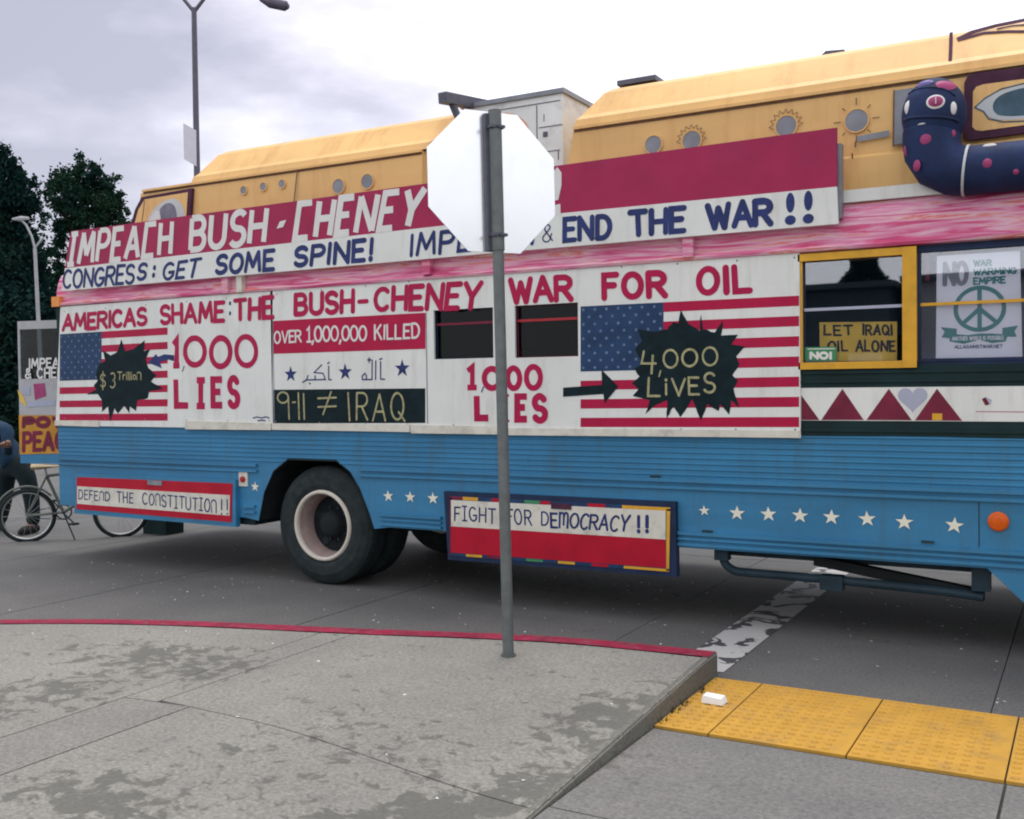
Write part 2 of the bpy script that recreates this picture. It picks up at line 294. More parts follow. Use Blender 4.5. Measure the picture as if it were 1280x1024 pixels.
class MB:
    def __init__(s): s.V = []; s.F = []
    def add(s, V, Fc):
        n = len(s.V); s.V += [Vector(v) for v in V]; s.F += [[i + n for i in f] for f in Fc]; return s
    def box(s, x0, x1, y0, y1, z0, z1):
        return s.add([(x0, y0, z0), (x1, y0, z0), (x1, y1, z0), (x0, y1, z0), (x0, y0, z1), (x1, y0, z1), (x1, y1, z1), (x0, y1, z1)],
                     [(0, 3, 2, 1), (4, 5, 6, 7), (0, 1, 5, 4), (1, 2, 6, 5), (2, 3, 7, 6), (3, 0, 4, 7)])
    def prism(s, pts, y0, y1):            # pts (x,z) counter-clockwise seen from -Y; front at y0
        n = len(pts); V = [(p[0], y0, p[1]) for p in pts] + [(p[0], y1, p[1]) for p in pts]
        Fc = [list(range(n)), list(range(2 * n - 1, n - 1, -1))] + [[i, i + n, (i + 1) % n + n, (i + 1) % n] for i in range(n)]
        return s.add(V, Fc)
    def slab(s, pts, z0, z1):             # pts (x,y) ccw from above
        n = len(pts); V = [(p[0], p[1], z1) for p in pts] + [(p[0], p[1], z0) for p in pts]
        Fc = [list(range(n))] + [[i, i + n, (i + 1) % n + n, (i + 1) % n] for i in range(n)]
        return s.add(V, Fc)
    def tube(s, pts, rr, seg=12, cap=True):
        pts = [Vector(p) for p in pts]; n = len(pts)
        if not isinstance(rr, (list, tuple)): rr = [rr] * n
        t0 = (pts[1] - pts[0]).normalized(); u = t0.orthogonal().normalized(); base = len(s.V)
        for i, p in enumerate(pts):
            if i == 0: t = pts[1] - pts[0]
            elif i == n - 1: t = pts[-1] - pts[-2]
            else: t = (pts[i + 1] - p).normalized() + (p - pts[i - 1]).normalized()
            t.normalize(); u = (u - t * u.dot(t)).normalized(); w = t.cross(u)
            for k in range(seg):
                a = 2 * PI * k / seg; s.V.append(p + (u * math.cos(a) + w * math.sin(a)) * rr[i])
        for i in range(n - 1):
            for k in range(seg):
                k2 = (k + 1) % seg; s.F.append([base + i * seg + k, base + i * seg + k2, base + (i + 1) * seg + k2, base + (i + 1) * seg + k])
        if cap:
            s.F.append([base + k for k in range(seg)][::-1]); s.F.append([base + (n - 1) * seg + k for k in range(seg)])
        return s
    def lathe(s, c, axis, prof, seg=32, closed=False):   # prof: (r, h) along the axis
        axis = Vector(axis).normalized(); u = axis.orthogonal().normalized(); w = axis.cross(u); c = Vector(c); base = len(s.V); n = len(prof)
        for r, h in prof:
            for k in range(seg):
                a = 2 * PI * k / seg; s.V.append(c + axis * h + (u * math.cos(a) + w * math.sin(a)) * r)
        for i in range(n - 1 if not closed else n):
            j = (i + 1) % n
            for k in range(seg):
                k2 = (k + 1) % seg; s.F.append([base + i * seg + k, base + i * seg + k2, base + j * seg + k2, base + j * seg + k])
        return s
    def ell(s, c, r, seg=16, rings=10):
        base = len(s.V); c = Vector(c)
        for i in range(rings + 1):
            th = PI * i / rings
            for k in range(seg):
                a = 2 * PI * k / seg; s.V.append(c + Vector((r[0] * math.sin(th) * math.cos(a), r[1] * math.sin(th) * math.sin(a), r[2] * math.cos(th))))
        for i in range(rings):
            for k in range(seg):
                k2 = (k + 1) % seg; s.F.append([base + i * seg + k, base + (i + 1) * seg + k, base + (i + 1) * seg + k2, base + i * seg + k2])
        return s
    def mk(s, name, m, parent=None, **k): return mk(name, s.V, s.F, m, parent, **k)

# ---- painted shapes on X-Z planes (they face -Y, towards the street)
def pz(px, py, Y=Y0): p = onY(px, py, Y); return (p.x, p.z)
def poly(pix, Y): return [pz(a, b, Y) for a, b in pix]
def chaikin(p, n=2):
    for _ in range(n):
        o = []
        for i in range(len(p)):
            a, b = p[i], p[(i + 1) % len(p)]
            if a == b: o.append(a); continue
            o += [(a[0] * .75 + b[0] * .25, a[1] * .75 + b[1] * .25), (a[0] * .25 + b[0] * .75, a[1] * .25 + b[1] * .75)]
        p = o
    return p
def area(p): return sum(p[i][0] * p[(i + 1) % len(p)][1] - p[(i + 1) % len(p)][0] * p[i][1] for i in range(len(p)))
def ccw(p): return list(p) if area(p) > 0 else list(p)[::-1]
def flat(name, pts, y, m, parent, **k):
    pts = ccw(pts); return mk(name, [(a, y, b) for a, b in pts], [list(range(len(pts)))], m, parent, **k)
def board(name, pts, y0, th, m, parent=None, **k):
    return MB().prism(ccw(pts), y0, y0 + th).mk(name, m, parent, **k)
def lerp(a, b, t): return (a[0] + (b[0] - a[0]) * t, a[1] + (b[1] - a[1]) * t)
class Quad:      # tl tr br bl in world x,z
    def __init__(s, tl, tr, br, bl): s.c = (tl, tr, br, bl)
    def __call__(s, u, v): tl, tr, br, bl = s.c; return lerp(lerp(bl, br, u), lerp(tl, tr, u), v)
def Q(Y, tl, tr, br, bl): return Quad(*poly([tl, tr, br, bl], Y))

def arc(cx, cy, rx, ry, a0, a1, n=14): return [(cx + rx * math.cos(rad(a0 + (a1 - a0) * i / n)), cy + ry * math.sin(rad(a0 + (a1 - a0) * i / n))) for i in range(n + 1)]
G = {
 'A': (.7, [[(0, 0), (.35, 1)], [(.35, 1), (.7, 0)], [(.13, .34), (.57, .34)]]),
 'B': (.6, [[(0, 0), (0, 1)], [(0, 1), (.3, 1)] + arc(.3, .76, .25, .24, 90, -90)[1:] + [(0, .52)], [(0, .52), (.33, .52)] + arc(.33, .26, .27, .26, 90, -90)[1:] + [(0, 0)]]),
 'C': (.62, [arc(.34, .5, .34, .5, 48, 312, 20)]),
 '[': (.6, [[(.6, 1), (0.08, 1), (0, 0), (.56, 0)]]),
 'D': (.62, [[(0, 0), (0, 1)], [(0, 1), (.22, 1)] + arc(.22, .5, .4, .5, 90, -90, 18)[1:] + [(0, 0)]]),
 'E': (.52, [[(.52, 1), (0, 1), (0, 0), (.52, 0)], [(0, .52), (.42, .52)]]),
 'F': (.5, [[(.5, 1), (0, 1), (0, 0)], [(0, .54), (.4, .54)]]),
 'G': (.66, [arc(.35, .5, .35, .5, 50, 330, 20) + [(.66, .42), (.38, .42)]]),
 'H': (.6, [[(0, 0), (0, 1)], [(.6, 0), (.6, 1)], [(0, .5), (.6, .5)]]),
 'I': (.06, [[(.03, 0), (.03, 1)]]),
 '|': (.4, [[(.2, 0), (.2, 1)], [(0, 1), (.4, 1)], [(0, 0), (.4, 0)]]),
 'J': (.5, [[(.5, 1), (.5, .25)] + arc(.25, .25, .25, .25, 0, -170)]),
 'K': (.6, [[(0, 0), (0, 1)], [(.55, 1), (0, .42)], [(.2, .6), (.6, 0)]]),
 'L': (.5, [[(0, 1), (0, 0), (.5, 0)]]),
 'M': (.8, [[(0, 0), (.1, 1)], [(.1, 1), (.4, .25)], [(.4, .25), (.7, 1)], [(.7, 1), (.8, 0)]]),
 'N': (.64, [[(0, 0), (0, 1)], [(0, 1), (.64, 0)], [(.64, 0), (.64, 1)]]),
 'n': (.6, [[(0, 0), (0, .8)] + arc(.3, .72, .3, .28, 170, 10, 10) + [(.6, 0)]]),
 'O': (.68, [arc(.34, .5, .34, .5, 90, 450, 24)]),
 'P': (.58, [[(0, 0), (0, 1)], [(0, 1), (.3, 1)] + arc(.3, .74, .28, .26, 90, -90)[1:] + [(0, .48)]]),
 'Q': (.72, [arc(.34, .5, .34, .5, 90, 450, 24), [(.42, .28), (.74, -.05)]]),
 'R': (.62, [[(0, 0), (0, 1)], [(0, 1), (.32, 1)] + arc(.32, .75, .27, .25, 90, -90)[1:] + [(0, .5)], [(.28, .5), (.62, 0)]]),
 'S': (.58, [arc(.29, .75, .27, .25, 30, 270, 14)[:-1] + arc(.29, .25, .29, .25, 90, -150, 14)]),
 'T': (.64, [[(0, 1), (.64, 1)], [(.32, 1), (.32, 0)]]),
 'U': (.62, [[(0, 1), (0, .3)] + arc(.31, .3, .31, .3, 180, 360)[1:] + [(.62, 1)]]),
 'V': (.66, [[(0, 1), (.33, 0)], [(.33, 0), (.66, 1)]]),
 'W': (.86, [[(0, 1), (.22, 0)], [(.22, 0), (.43, .85)], [(.43, .85), (.64, 0)], [(.64, 0), (.86, 1)]]),
 'Y': (.64, [[(0, 1), (.32, .45)], [(.64, 1), (.32, .45)], [(.32, .47), (.32, 0)]]),
 'X': (.6, [[(0, 0), (.6, 1)], [(0, 1), (.6, 0)]]),
 '0': (.66, [arc(.33, .5, .33, .5, 90, 450, 24)]),
 '1': (.36, [[(0, .8), (.2, 1), (.2, 0)], [(0, 0), (.38, 0)]]),
 'l': (.06, [[(.03, 0), (.03, 1)]]),
 '3': (.5, [arc(.2, .75, .28, .25, 130, -80) + arc(.2, .26, .3, .26, 80, -140)]),
 '4': (.6, [[(.1, 1), (0, .45), (.6, .45)], [(.48, .8), (.42, 0)]]),
 '9': (.5, [arc(.24, .72, .24, .26, 0, 360, 18), [(.48, .75), (.5, 0)]]),
 '-': (.4, [[(0, .5), (.4, .5)]]),
 '.': (.05, [[(.0, 0), (.05, .02)]]),
 ',': (.12, [[(.1, .05), (0, -.18)]]),
 ':': (.08, [[(.04, .14), (.04, .22)], [(.04, .66), (.04, .74)]]),
 '!': (.1, [[(.05, 1), (.05, .32)], [(.05, .02), (.05, .05)]]),
 '&': (.66, [[(.66, .05), (.18, .68)] + arc(.33, .82, .17, .18, 200, -20, 10) + [(.1, .36)] + arc(.28, .22, .24, .22, 150, 340, 10) + [(.6, .45)]]),
 '$': (.5, [arc(.25, .7, .23, .2, 30, 270, 12)[:-1] + arc(.25, .3, .25, .2, 90, -150, 12), [(.25, -.08), (.25, 1.08)]]),
 'i': (.06, [[(.03, 0), (.03, .62)], [(.03, .85), (.03, .88)]]),
 'r': (.3, [[(0, 0), (0, .6)], [(0, .42), (.12, .6), (.3, .6)]]),
 'o': (.4, [arc(.2, .3, .2, .3, 90, 450, 14)]),
 'm': (.7, [[(0, 0), (0, 1)], [(0, .8)] + arc(.18, .75, .17, .25, 150, 0, 8) + [(.35, .2)], [(.35, .75)] + arc(.53, .75, .17, .25, 180, 0, 8) + [(.70, 0)]]),
 'u': (.4, [[(0, .6), (0, .2)] + arc(.2, .2, .2, .2, 180, 360, 8)[1:] + [(.4, .6)]]),
 ' ': (.35, []),
}
def ribbon(mb, pts, w, y, butt=False):
    pts = [Vector((p[0], p[1])) for p in pts]
    q = [pts[0]]
    for p in pts[1:]:
        if (p - q[-1]).length > 1e-5: q.append(p)
    pts = q; n = len(pts)
    if n < 2: return
    closed = (pts[0] - pts[-1]).length < w * 0.2 and n > 6
    h = w / 2; Lf = []; Rt = []
    for i in range(n):
        if closed:
            a = pts[i - 1] if i > 0 else pts[n - 2]; b = pts[i + 1] if i < n - 1 else pts[1]
            d1 = (pts[i] - a).normalized(); d2 = (b - pts[i]).normalized()
        else:
            d1 = (pts[i] - pts[i - 1]).normalized() if i > 0 else (pts[1] - pts[0]).normalized()
            d2 = (pts[i + 1] - pts[i]).normalized() if i < n - 1 else d1
        t = d1 + d2
        if t.length < 1e-6: t = d1
        t.normalize(); nn = Vector((-t.y, t.x)); c = max(0.45, nn.dot(Vector((-d1.y, d1.x))))
        k = h / c * random.uniform(.95, 1.05)
        Lf.append(pts[i] + nn * k); Rt.append(pts[i] - nn * k)
    ring = []
    if closed:
        base = len(mb.V)
        for a, b in zip(Lf, Rt): mb.V += [Vector((a.x, y, a.y)), Vector((b.x, y, b.y))]
        for i in range(n - 1):
            mb.F.append([base + 2 * i, base + 2 * i + 1, base + 2 * i + 3, base + 2 * i + 2])
        return
    def cap(p, d):
        o = []
        if butt: return o
        a0 = math.atan2(-d.x, d.y)      # angle of left normal (-dy,dx)
        a0 = math.atan2(d.x, -d.y)
        for k in range(1, 6):
            a = a0 - PI * k / 6; o.append(p + Vector((math.cos(a), math.sin(a))) * h)
        return o
    base = len(mb.V)
    for a, b in zip(Lf, Rt): mb.V += [Vector((a.x, y, a.y)), Vector((b.x, y, b.y))]
    for i in range(n - 1): mb.F.append([base + 2 * i, base + 2 * i + 1, base + 2 * i + 3, base + 2 * i + 2])
    if not butt:
        for (i, d) in ((n - 1, (pts[-1] - pts[-2]).normalized()), (0, (pts[0] - pts[1]).normalized())):
            c0 = cap(pts[i], d)
            lf = Lf[i] if i else Rt[i]; rt = Rt[i] if i else Lf[i]
            b2 = len(mb.V); allp = [lf] + c0 + [rt]
            mb.V += [Vector((p.x, y, p.y)) for p in allp]; mb.F.append(list(range(b2, b2 + len(allp)))[::-1])
def fixnormals(mb):
    for f in mb.F:
        s = 0
        for i in range(len(f)):
            a = mb.V[f[i]]; b = mb.V[f[(i + 1) % len(f)]]; s += a.x * b.z - b.x * a.z
        if s < 0: f.reverse()
def text(txt, quad, w, y, m, parent, butt=False, gap=.24, jit=.02, name='lettering', label=None, inset=True):
    mb = MB(); tot = 0; pos = []
    for i, ch in enumerate(txt):
        pos.append(tot); tot += G[ch][0] + gap
    tot -= gap
    tl, tr, br, bl = quad.c
    Wd = abs(tr[0] - tl[0] + br[0] - bl[0]) / 2; Ht = abs(tl[1] - bl[1] + tr[1] - br[1]) / 2
    iu = (w / 2 / Wd) if inset else 0; iv = (w / 2 / Ht) if inset else 0
    k = 0
    for ch, x0 in zip(txt, pos):
        jx, jy = random.uniform(-jit, jit) * .5, random.uniform(-jit, jit); js = 1 + random.uniform(-jit, jit); tilt = random.uniform(-jit, jit) * 1.2
        for st in G[ch][1]:
            pts = []
            for (a, b) in st:
                vv = b * js + jy; uu = (x0 + a + jx + tilt * b) / tot
                u = iu + uu * (1 - 2 * iu); v = iv + vv * (1 - 2 * iv)
                pts.append(quad(u, v))
            ww = w * random.uniform(.93, 1.07)
            if len(st) == 2 and ch in '.' or (ch in '!:i' and abs(st[0][1] - st[-1][1]) < .1): ww = w * 1.15
            ribbon(mb, pts, ww, y - 0.00012 * (k % 6), butt); k += 1
    fixnormals(mb)
    return mb.mk(name, m, parent, label=label)
def strokes(pl, w, y, m, parent, name='lettering', Y=Y0, pix=True, butt=False, **kw):
    mb = MB()
    for k, st in enumerate(pl): ribbon(mb, [pz(a, b, Y) for a, b in st] if pix else st, w, y - 0.00012 * (k % 8), butt)
    fixnormals(mb); return mb.mk(name, m, parent, **kw)
def starpts(c, r, n=5, inner=.42, rot=90, sx=1):
    return [(c[0] + sx * (r if k % 2 == 0 else r * inner) * math.cos(rad(rot + 180 / n * k)), c[1] + (r if k % 2 == 0 else r * inner) * math.sin(rad(rot + 180 / n * k))) for k in range(2 * n)]
def disc(c, rx, rz, n=24): return [(c[0] + rx * math.cos(2 * PI * k / n), c[1] + rz * math.sin(2 * PI * k / n)) for k in range(n)]

# ------------------------------------------------------------------ ground, road, kerb, sidewalk, ramp
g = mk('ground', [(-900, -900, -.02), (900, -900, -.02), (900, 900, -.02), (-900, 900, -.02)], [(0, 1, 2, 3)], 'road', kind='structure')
road = mk('road', [(-60, -.5, -.008), (40, -.5, -.008), (40, 40, -.008), (-60, 40, -.008)], [(0, 1, 2, 3)], 'base', kind='structure')
KX = [-13, -10.5, -9, -7.5, -6.165, -5.166, -3.911, -2.744, -1.80]
KY = [-4, .6, 2.15, 3.35, 4.222, 4.70, 5.07, 5.42, 5.51]
def kerbY(x):
    # smooth interpolation through the kerb points
    return float(np.interp(x, _kxs, _kys))
_t = np.linspace(0, len(KX) - 1, 200)
def _cr(P, t):
    i = int(min(len(P) - 2, math.floor(t))); f = t - i
    p0 = P[max(0, i - 1)]; p1 = P[i]; p2 = P[i + 1]; p3 = P[min(len(P) - 1, i + 2)]
    return .5 * ((2 * p1) + (-p0 + p2) * f + (2 * p0 - 5 * p1 + 4 * p2 - p3) * f * f + (-p0 + 3 * p1 - 3 * p2 + p3) * f ** 3)
_kxs = np.array([_cr(KX, t) for t in _t]); _kys = np.array([_cr(KY, t) for t in _t])
def zwalk(x, y):
    s = min(1, max(0, (x + 3.3) / 1.5)); s = s * s * (3 - 2 * s); t = min(1, max(0, (5.3 - y) / 2.1))
    return .13 - .112 * s * t
def gridslab(name, x0, x1, ylo, yhi, zf, m, parent, nx=12, ny=10, depth=.10, gap=.006, **k):
    V = []; Fc = []
    for i in range(nx + 1):
        x = x0 + gap + (x1 - x0 - 2 * gap) * i / nx
        a = ylo(x) + gap; b = yhi(x) - gap
        for j in range(ny + 1):
            y = a + (b - a) * j / ny; V.append((x, y, zf(x, y)))
    for i in range(nx):
        for j in range(ny):
            q = i * (ny + 1) + j; Fc.append([q, q + ny + 1, q + ny + 2, q + 1])
    edge = [i * (ny + 1) for i in range(nx + 1)] + [nx * (ny + 1) + j for j in range(1, ny + 1)] + [i * (ny + 1) + ny for i in range(nx - 1, -1, -1)] + [j for j in range(ny - 1, 0, -1)]
    b0 = len(V); V += [(V[e_][0], V[e_][1], V[e_][2] - depth) for e_ in edge]; n = len(edge)
    for i in range(n): Fc.append([edge[i], b0 + i, b0 + (i + 1) % n, edge[(i + 1) % n]])
    return mk(name, V, Fc, m, parent, **k)
# road slabs (individual concrete pours, joints recessed)
XJ = [-11.2, -9.02, -6.87, -4.71, -2.61, -.43, 1.75, 3.95]
rx = [-60, -30, -20, -13.4] + XJ + [6.2, 12, 25, 40]
for i in range(len(rx) - 1):
    x0, x1 = rx[i], rx[i + 1]
    for (ya, yb) in ((None, 9.3), (9.3, 13.1), (13.1, 20), (20, 39.9)):
        lo = (lambda x: (kerbY(x) if x < -1.8 else 5.44)) if ya is None else (lambda x, a=ya: a)
        if ya is None and x1 <= -13: lo = lambda x: -.4
        xs = [x0, x1]
        if x0 < -1.8 < x1 and ya is None: xs = [x0, -1.8, x1]
        if ya is None and x0 < -2.61 and x1 > -1.8: pass
        for k in range(len(xs) - 1):
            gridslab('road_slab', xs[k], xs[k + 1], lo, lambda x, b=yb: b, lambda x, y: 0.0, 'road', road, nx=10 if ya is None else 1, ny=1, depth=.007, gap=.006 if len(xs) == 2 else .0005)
# sidewalk
walk = mk('sidewalk', [(-13, -6, .02), (-1.82, -6, .02), (-1.82, 5.2, .02), (-4, 4.6, .02), (-6.3, 3.9, .02), (-9, 2, .02)], [(0, 1, 2, 3, 4, 5)], 'base', kind='structure', origin=(0, 0, 0))
walk['label'] = 'pale stained concrete pavement corner'
KW = .15
gridslab('sidewalk_slab', -3.86, -1.8, lambda x: 3.46 - .04 * (x + 3.8), lambda x: kerbY(x) - KW, zwalk, 'walk', walk, nx=20, ny=14, gap=.004)
gridslab('sidewalk_slab', -3.66, -1.8, lambda x: 0.2, lambda x: 3.46 - .04 * (x + 3.8), zwalk, 'walk', walk, nx=20, ny=10, gap=.004)
gridslab('sidewalk_slab', -4.06, -3.66, lambda x: 0.2, lambda x: 3.42 + (x + 4.06) * .1, zwalk, 'walkplain', walk, nx=2, ny=2)
gridslab('sidewalk_slab', -6.3, -4.06, lambda x: 0.2, lambda x: kerbY(x) - KW, zwalk, 'walk', walk, nx=14, ny=2, gap=.003)
gridslab('sidewalk_slab', -4.06, -3.86, lambda x: 3.42 + (x + 4.06) * .1, lambda x: kerbY(x) - KW, zwalk, 'walk', walk, nx=3, ny=2, gap=.003)
gridslab('sidewalk_slab', -8.6, -6.3, lambda x: 0.2, lambda x: kerbY(x) - KW, zwalk, 'walk', walk, nx=12, ny=2)
gridslab('sidewalk_slab', -11, -8.6, lambda x: -4.5, lambda x: kerbY(x) - KW, zwalk, 'walk', walk, nx=12, ny=2)
gridslab('sidewalk_slab', -8.6, -1.8, lambda x: -2.5, lambda x: 0.2, zwalk, 'walk', walk, nx=12, ny=2)
gridslab('sidewalk_slab', -8.6, 2.6, lambda x: -6, lambda x: -2.5, lambda x, y: .13 if x < -3.3 else max(.018, .13 - .112 * min(1, (x + 3.3) / 1.5)), 'walk', walk, nx=12, ny=2)
# kerb stones along the curve, red on top and street face
kerb = mk('kerb', [(-9, -1, .0), (-8.99, -1, .0), (-8.99, -.99, 0)], [(0, 1, 2)], 'kerbcon', kind='structure', origin=(0, 0, 0))
ks = [-12.4, -10.9, -9.6, -8.3, -7.0, -5.9, -4.72, -3.86, -2.78, -1.80]
for a, b in zip(ks[:-1], ks[1:]):
    V = []; Fc = []; idx = []
    n = 12
    for i in range(n + 1):
        x = a + .003 + (b - a - .006) * i / n; y = kerbY(x); yi = y - KW + .004
        wob = .004 * math.sin(x * 9)
        z = zwalk(x, y) + .004
        V += [(x, yi + wob, z), (x, y - .015, z), (x, y, z - .015), (x, y + .01, -.02), (x, yi + wob, -.02)]
    for i in range(n):
        q = 5 * i
        for j in range(4): Fc.append([q + j, q + 5 + j, q + 6 + j, q + 1 + j]); idx.append(0)
    Fc.append([0, 1, 2, 3, 4]); idx.append(1); q = 5 * n; Fc.append([q + 4, q + 3, q + 2, q + 1, q]); idx.append(1)
    mk('kerb_stone', V, Fc, 'kerbred', kerb, m2='kerbcon', idx=idx)
# side kerb face along X=-1.80 (bare, tapering to nothing)
V = []; n = 16
for i in range(n + 1):
    y = 5.495 - (5.495 - 3.3) * i / n; z = zwalk(-1.8, y) + .001
    V += [(-1.835, y, z), (-1.812, y, z), (-1.797, y, z - .012), (-1.795, y, -.02)]
Fc = [[4 * i + j, 4 * i + j + 1, 4 * i + 5 + j, 4 * i + 4 + j] for i in range(n) for j in range(3)] + [[0, 3, 2, 1]]
mk('kerb_return', V, Fc, 'kerbcon', kerb)
# ramp
def zr(x, y): return max(0.0, min(.018, (4.53 - y) * .015))
ramp = mk('curb_ramp', [(-1.79, -2.5, -.006), (2.6, -2.5, -.006), (2.6, 5.44, -.006), (-1.79, 5.44, -.006)], [(0, 1, 2, 3)], 'base', kind='structure', origin=(0, 0, 0))
gridslab('ramp_slab', -1.79, -.30, lambda x: 3.45, lambda x: 4.52, zr, 'ramp', ramp, nx=2, ny=4, depth=.02)
gridslab('ramp_slab', -.30, 1.6, lambda x: 3.45, lambda x: 4.52, zr, 'ramp', ramp, nx=2, ny=4, depth=.02)
gridslab('ramp_slab', -1.79, -.30, lambda x: -2.5, lambda x: 3.45, zr, 'ramp', ramp, nx=2, ny=2, depth=.02, gap=.003)
gridslab('ramp_slab', -.30, 1.6, lambda x: -2.5, lambda x: 3.45, zr, 'ramp', ramp, nx=2, ny=2, depth=.02)
# tactile paving
tp = thing('tactile_paving', 'ochre yellow bumpy warning strip at the foot of the kerb ramp', 'tactile paving', (-.9, 5, 0))
for (x0, x1) in ((-1.792, -1.528), (-1.528, -.918), (-.918, -.303), (-.303, .31), (.31, .92), (.92, 1.53)):
    MB().box(x0 + .004, x1 - .004, 4.535, 5.43, -.005, .009).mk('tile', 'tactile', tp)
    mb = MB(); nxd = max(1, int((x1 - x0 - .02) / .0602)); nyd = 14
    for i in range(nxd):
        for j in range(nyd):
            cx_ = x0 + .034 + i * .0602; cy_ = 4.575 + j * .0628
            if cx_ + .014 > x1: continue
            mb.lathe((cx_, cy_, .009), (0, 0, 1), [(.018, 0), (.013, .0075), (.0001, .0078)], 8)
    mb.mk('tile_dome', 'tactile', tp.children[-1] if False else [c for c in COL.objects if c.parent == tp and c.name.startswith('tile')][-1], kind='stuff')
# crosswalk line
mk('crosswalk_line', [(-2.085, 5.56, .004), (-1.785, 5.56, .004), (-1.785, 11.5, .004), (-2.085, 11.5, .004)], [(0, 1, 2, 3)], 'stripe', kind='structure', label='worn white painted road line with black tyre scuffs running under the bus')
# litter
lt = MB().box(-.05, .05, -.03, .03, .0, .004)
def paper_cup():
    p = onZ(892, 879, .012); V = []; mb = MB()
    mb.add([(p.x - .055, p.y - .03, .015), (p.x + .055, p.y - .035, .015), (p.x + .06, p.y + .04, .016), (p.x - .05, p.y + .04, .016), (p.x - .05, p.y - .02, .05), (p.x + .045, p.y - .028, .044), (p.x + .05, p.y + .03, .05), (p.x - .045, p.y + .03, .054)],
           [(0, 3, 2, 1), (4, 5, 6, 7), (0, 1, 5, 4), (1, 2, 6, 5), (2, 3, 7, 6), (3, 0, 4, 7)])
    o = mb.mk('paper_scrap', 'paper'); tag(o, 'small crushed white paper box lying on the yellow tactile tiles', 'litter')
paper_cup()
mb = MB()
for i in range(420):
    x = random.uniform(-8.5, .8); y = random.uniform(5.6, 8.2) if random.random() < .75 else random.uniform(3, 5.2)
    if y < 5.6 and x > -1.8: continue
    z = (zwalk(x, y) + .002) if (x < -1.8 and y < kerbY(x) - .2) else (.003 if y > kerbY(min(x, -1.8)) + .05 else None)
    if z is None: continue
    s_ = random.uniform(.004, .013); a = random.uniform(0, PI)
    mb.add([(x + math.cos(a + k) * s_ * f_, y + math.sin(a + k) * s_, z + random.uniform(0, .004)) for k, f_ in ((0, 1), (2, .6), (4, 1.2))], [(0, 1, 2)])
for f in mb.F:
    a, b, c = (mb.V[i] for i in f)
    if (b - a).cross(c - a).z < 0: f.reverse()
o = mb.mk('ground_litter', 'paper', kind='stuff'); tag(o, 'tiny pale specks of leaf and paper litter scattered over the ground', 'litter')
mb = MB()
for i in range(60):
    y = random.choice([5.15, 4.9, 4.75, 4.6]) + random.uniform(-.04, .04); x = -1.785 + random.uniform(0, .03); h = random.uniform(.02, .05)
    mb.add([(x, y, 0), (x + .006, y, 0), (x + random.uniform(-.01, .02), y + random.uniform(-.02, .02), h)], [(0, 1, 2)])
o = mb.mk('kerb_weeds', 'leafmid', kind='stuff'); tag(o, 'few green weed blades growing in the crack beside the kerb', 'weeds')

# ------------------------------------------------------------------ BUS
bus = thing('bus', 'long sky blue bus with two ochre van bodies on its roof', 'bus', (-3, 7.8, 0))
XR, XF = -8.62, 3.4; YF = Y0 + 2.44
# openings in the window band
holes = [(-8.2, -7.5, 1.70, 2.30), (-7.3, -6.6, 1.70, 2.30), (-6.4, -5.7, 1.70, 2.30),
         (pz(543.8, 388.8)[0], pz(618, 388)[0], 1.81, 2.176), (pz(645, 383)[0], pz(724, 383)[0], 1.805, 2.178),
         (-1.57, -.985, 1.73, 2.37), (-.895, -.31, 1.73, 2.37), (-.22, .37, 1.73, 2.37), (.46, 1.05, 1.73, 2.37), (1.14, 1.73, 1.73, 2.37)]
def holewall(mb, x0, x1, z0, z1, hs, y0, y1):
    x = x0
    for (a, b, c, d) in hs:
        mb.box(x, a, y0, y1, z0, z1); mb.box(a, b, y0, y1, z0, c); mb.box(a, b, y0, y1, d, z1); x = b
    mb.box(x, x1, y0, y1, z0, z1)
mb = MB(); holewall(mb, XR, -1.6, 1.27, 2.41, holes[:5], Y0 + .006, Y0 + .05); mb.mk('window_wall', 'darkgreen', bus)
mb = MB(); holewall(mb, -1.6, XF, 1.585, 2.41, holes[5:], Y0 + .006, Y0 + .05); mb.mk('window_wall', 'darknavy', bus)
# dark green bands with ribs
mb = MB(); mb.box(-1.6, XF, Y0 - .001, Y0 + .05, 1.572, 1.70); mb.box(-1.6, XF, Y0 - .012, Y0 + .05, 1.60, 1.615); mb.box(-1.6, XF, Y0 - .012, Y0 + .05, 1.655, 1.672)
mb.box(-1.6, XF, Y0 - .001, Y0 + .05, 1.262, 1.366); mb.box(-1.6, XF, Y0 - .012, Y0 + .05, 1.30, 1.318); mb.mk('dark_belt', 'darkgreen', bus)
# painted white strip with triangles
MB().box(-1.6, XF, Y0 - .006, Y0 + .05, 1.368, 1.570).mk('painted_strip', 'white', bus); ps = [o for o in COL.objects if o.name.startswith('painted_strip')][0]
yS = Y0 - .0075
for k, pts in enumerate([[(1002, 494), (1002, 525), (1024.6, 525)], [(1053.3, 486), (1027, 525), (1079.8, 525)], [(1111.3, 486), (1083.4, 525), (1140, 525.4)], [(1171.4, 486), (1144, 525.4), (1202.9, 526)]]):
    flat('triangle', poly(pts, Y0), yS, 'maroon', ps)
hx, hz = pz(1141, 498); hp = []
for k in range(28):
    t = 2 * PI * k / 28; hp.append((hx + .010 * 16 * math.sin(t) ** 3 * .52, hz + (.0052 * (13 * math.cos(t) - 5 * math.cos(2 * t) - 2 * math.cos(3 * t) - math.cos(4 * t)))))
flat('heart', hp, yS, 'heart', ps)
flat('sticker', poly([(1165.4, 516.8), (1178, 517), (1178, 525.3), (1165.4, 525.2)], Y0), yS - .001, 'yelframe', ps)
flat('small_flag', poly([(1227.5, 499), (1232, 496.5), (1237, 505.5), (1232, 507)], Y0), yS, 'maroon', ps); flat('small_flag', poly([(1232.5, 496.5), (1240, 500), (1238, 506), (1236, 504)], Y0), yS, 'heart', ps)
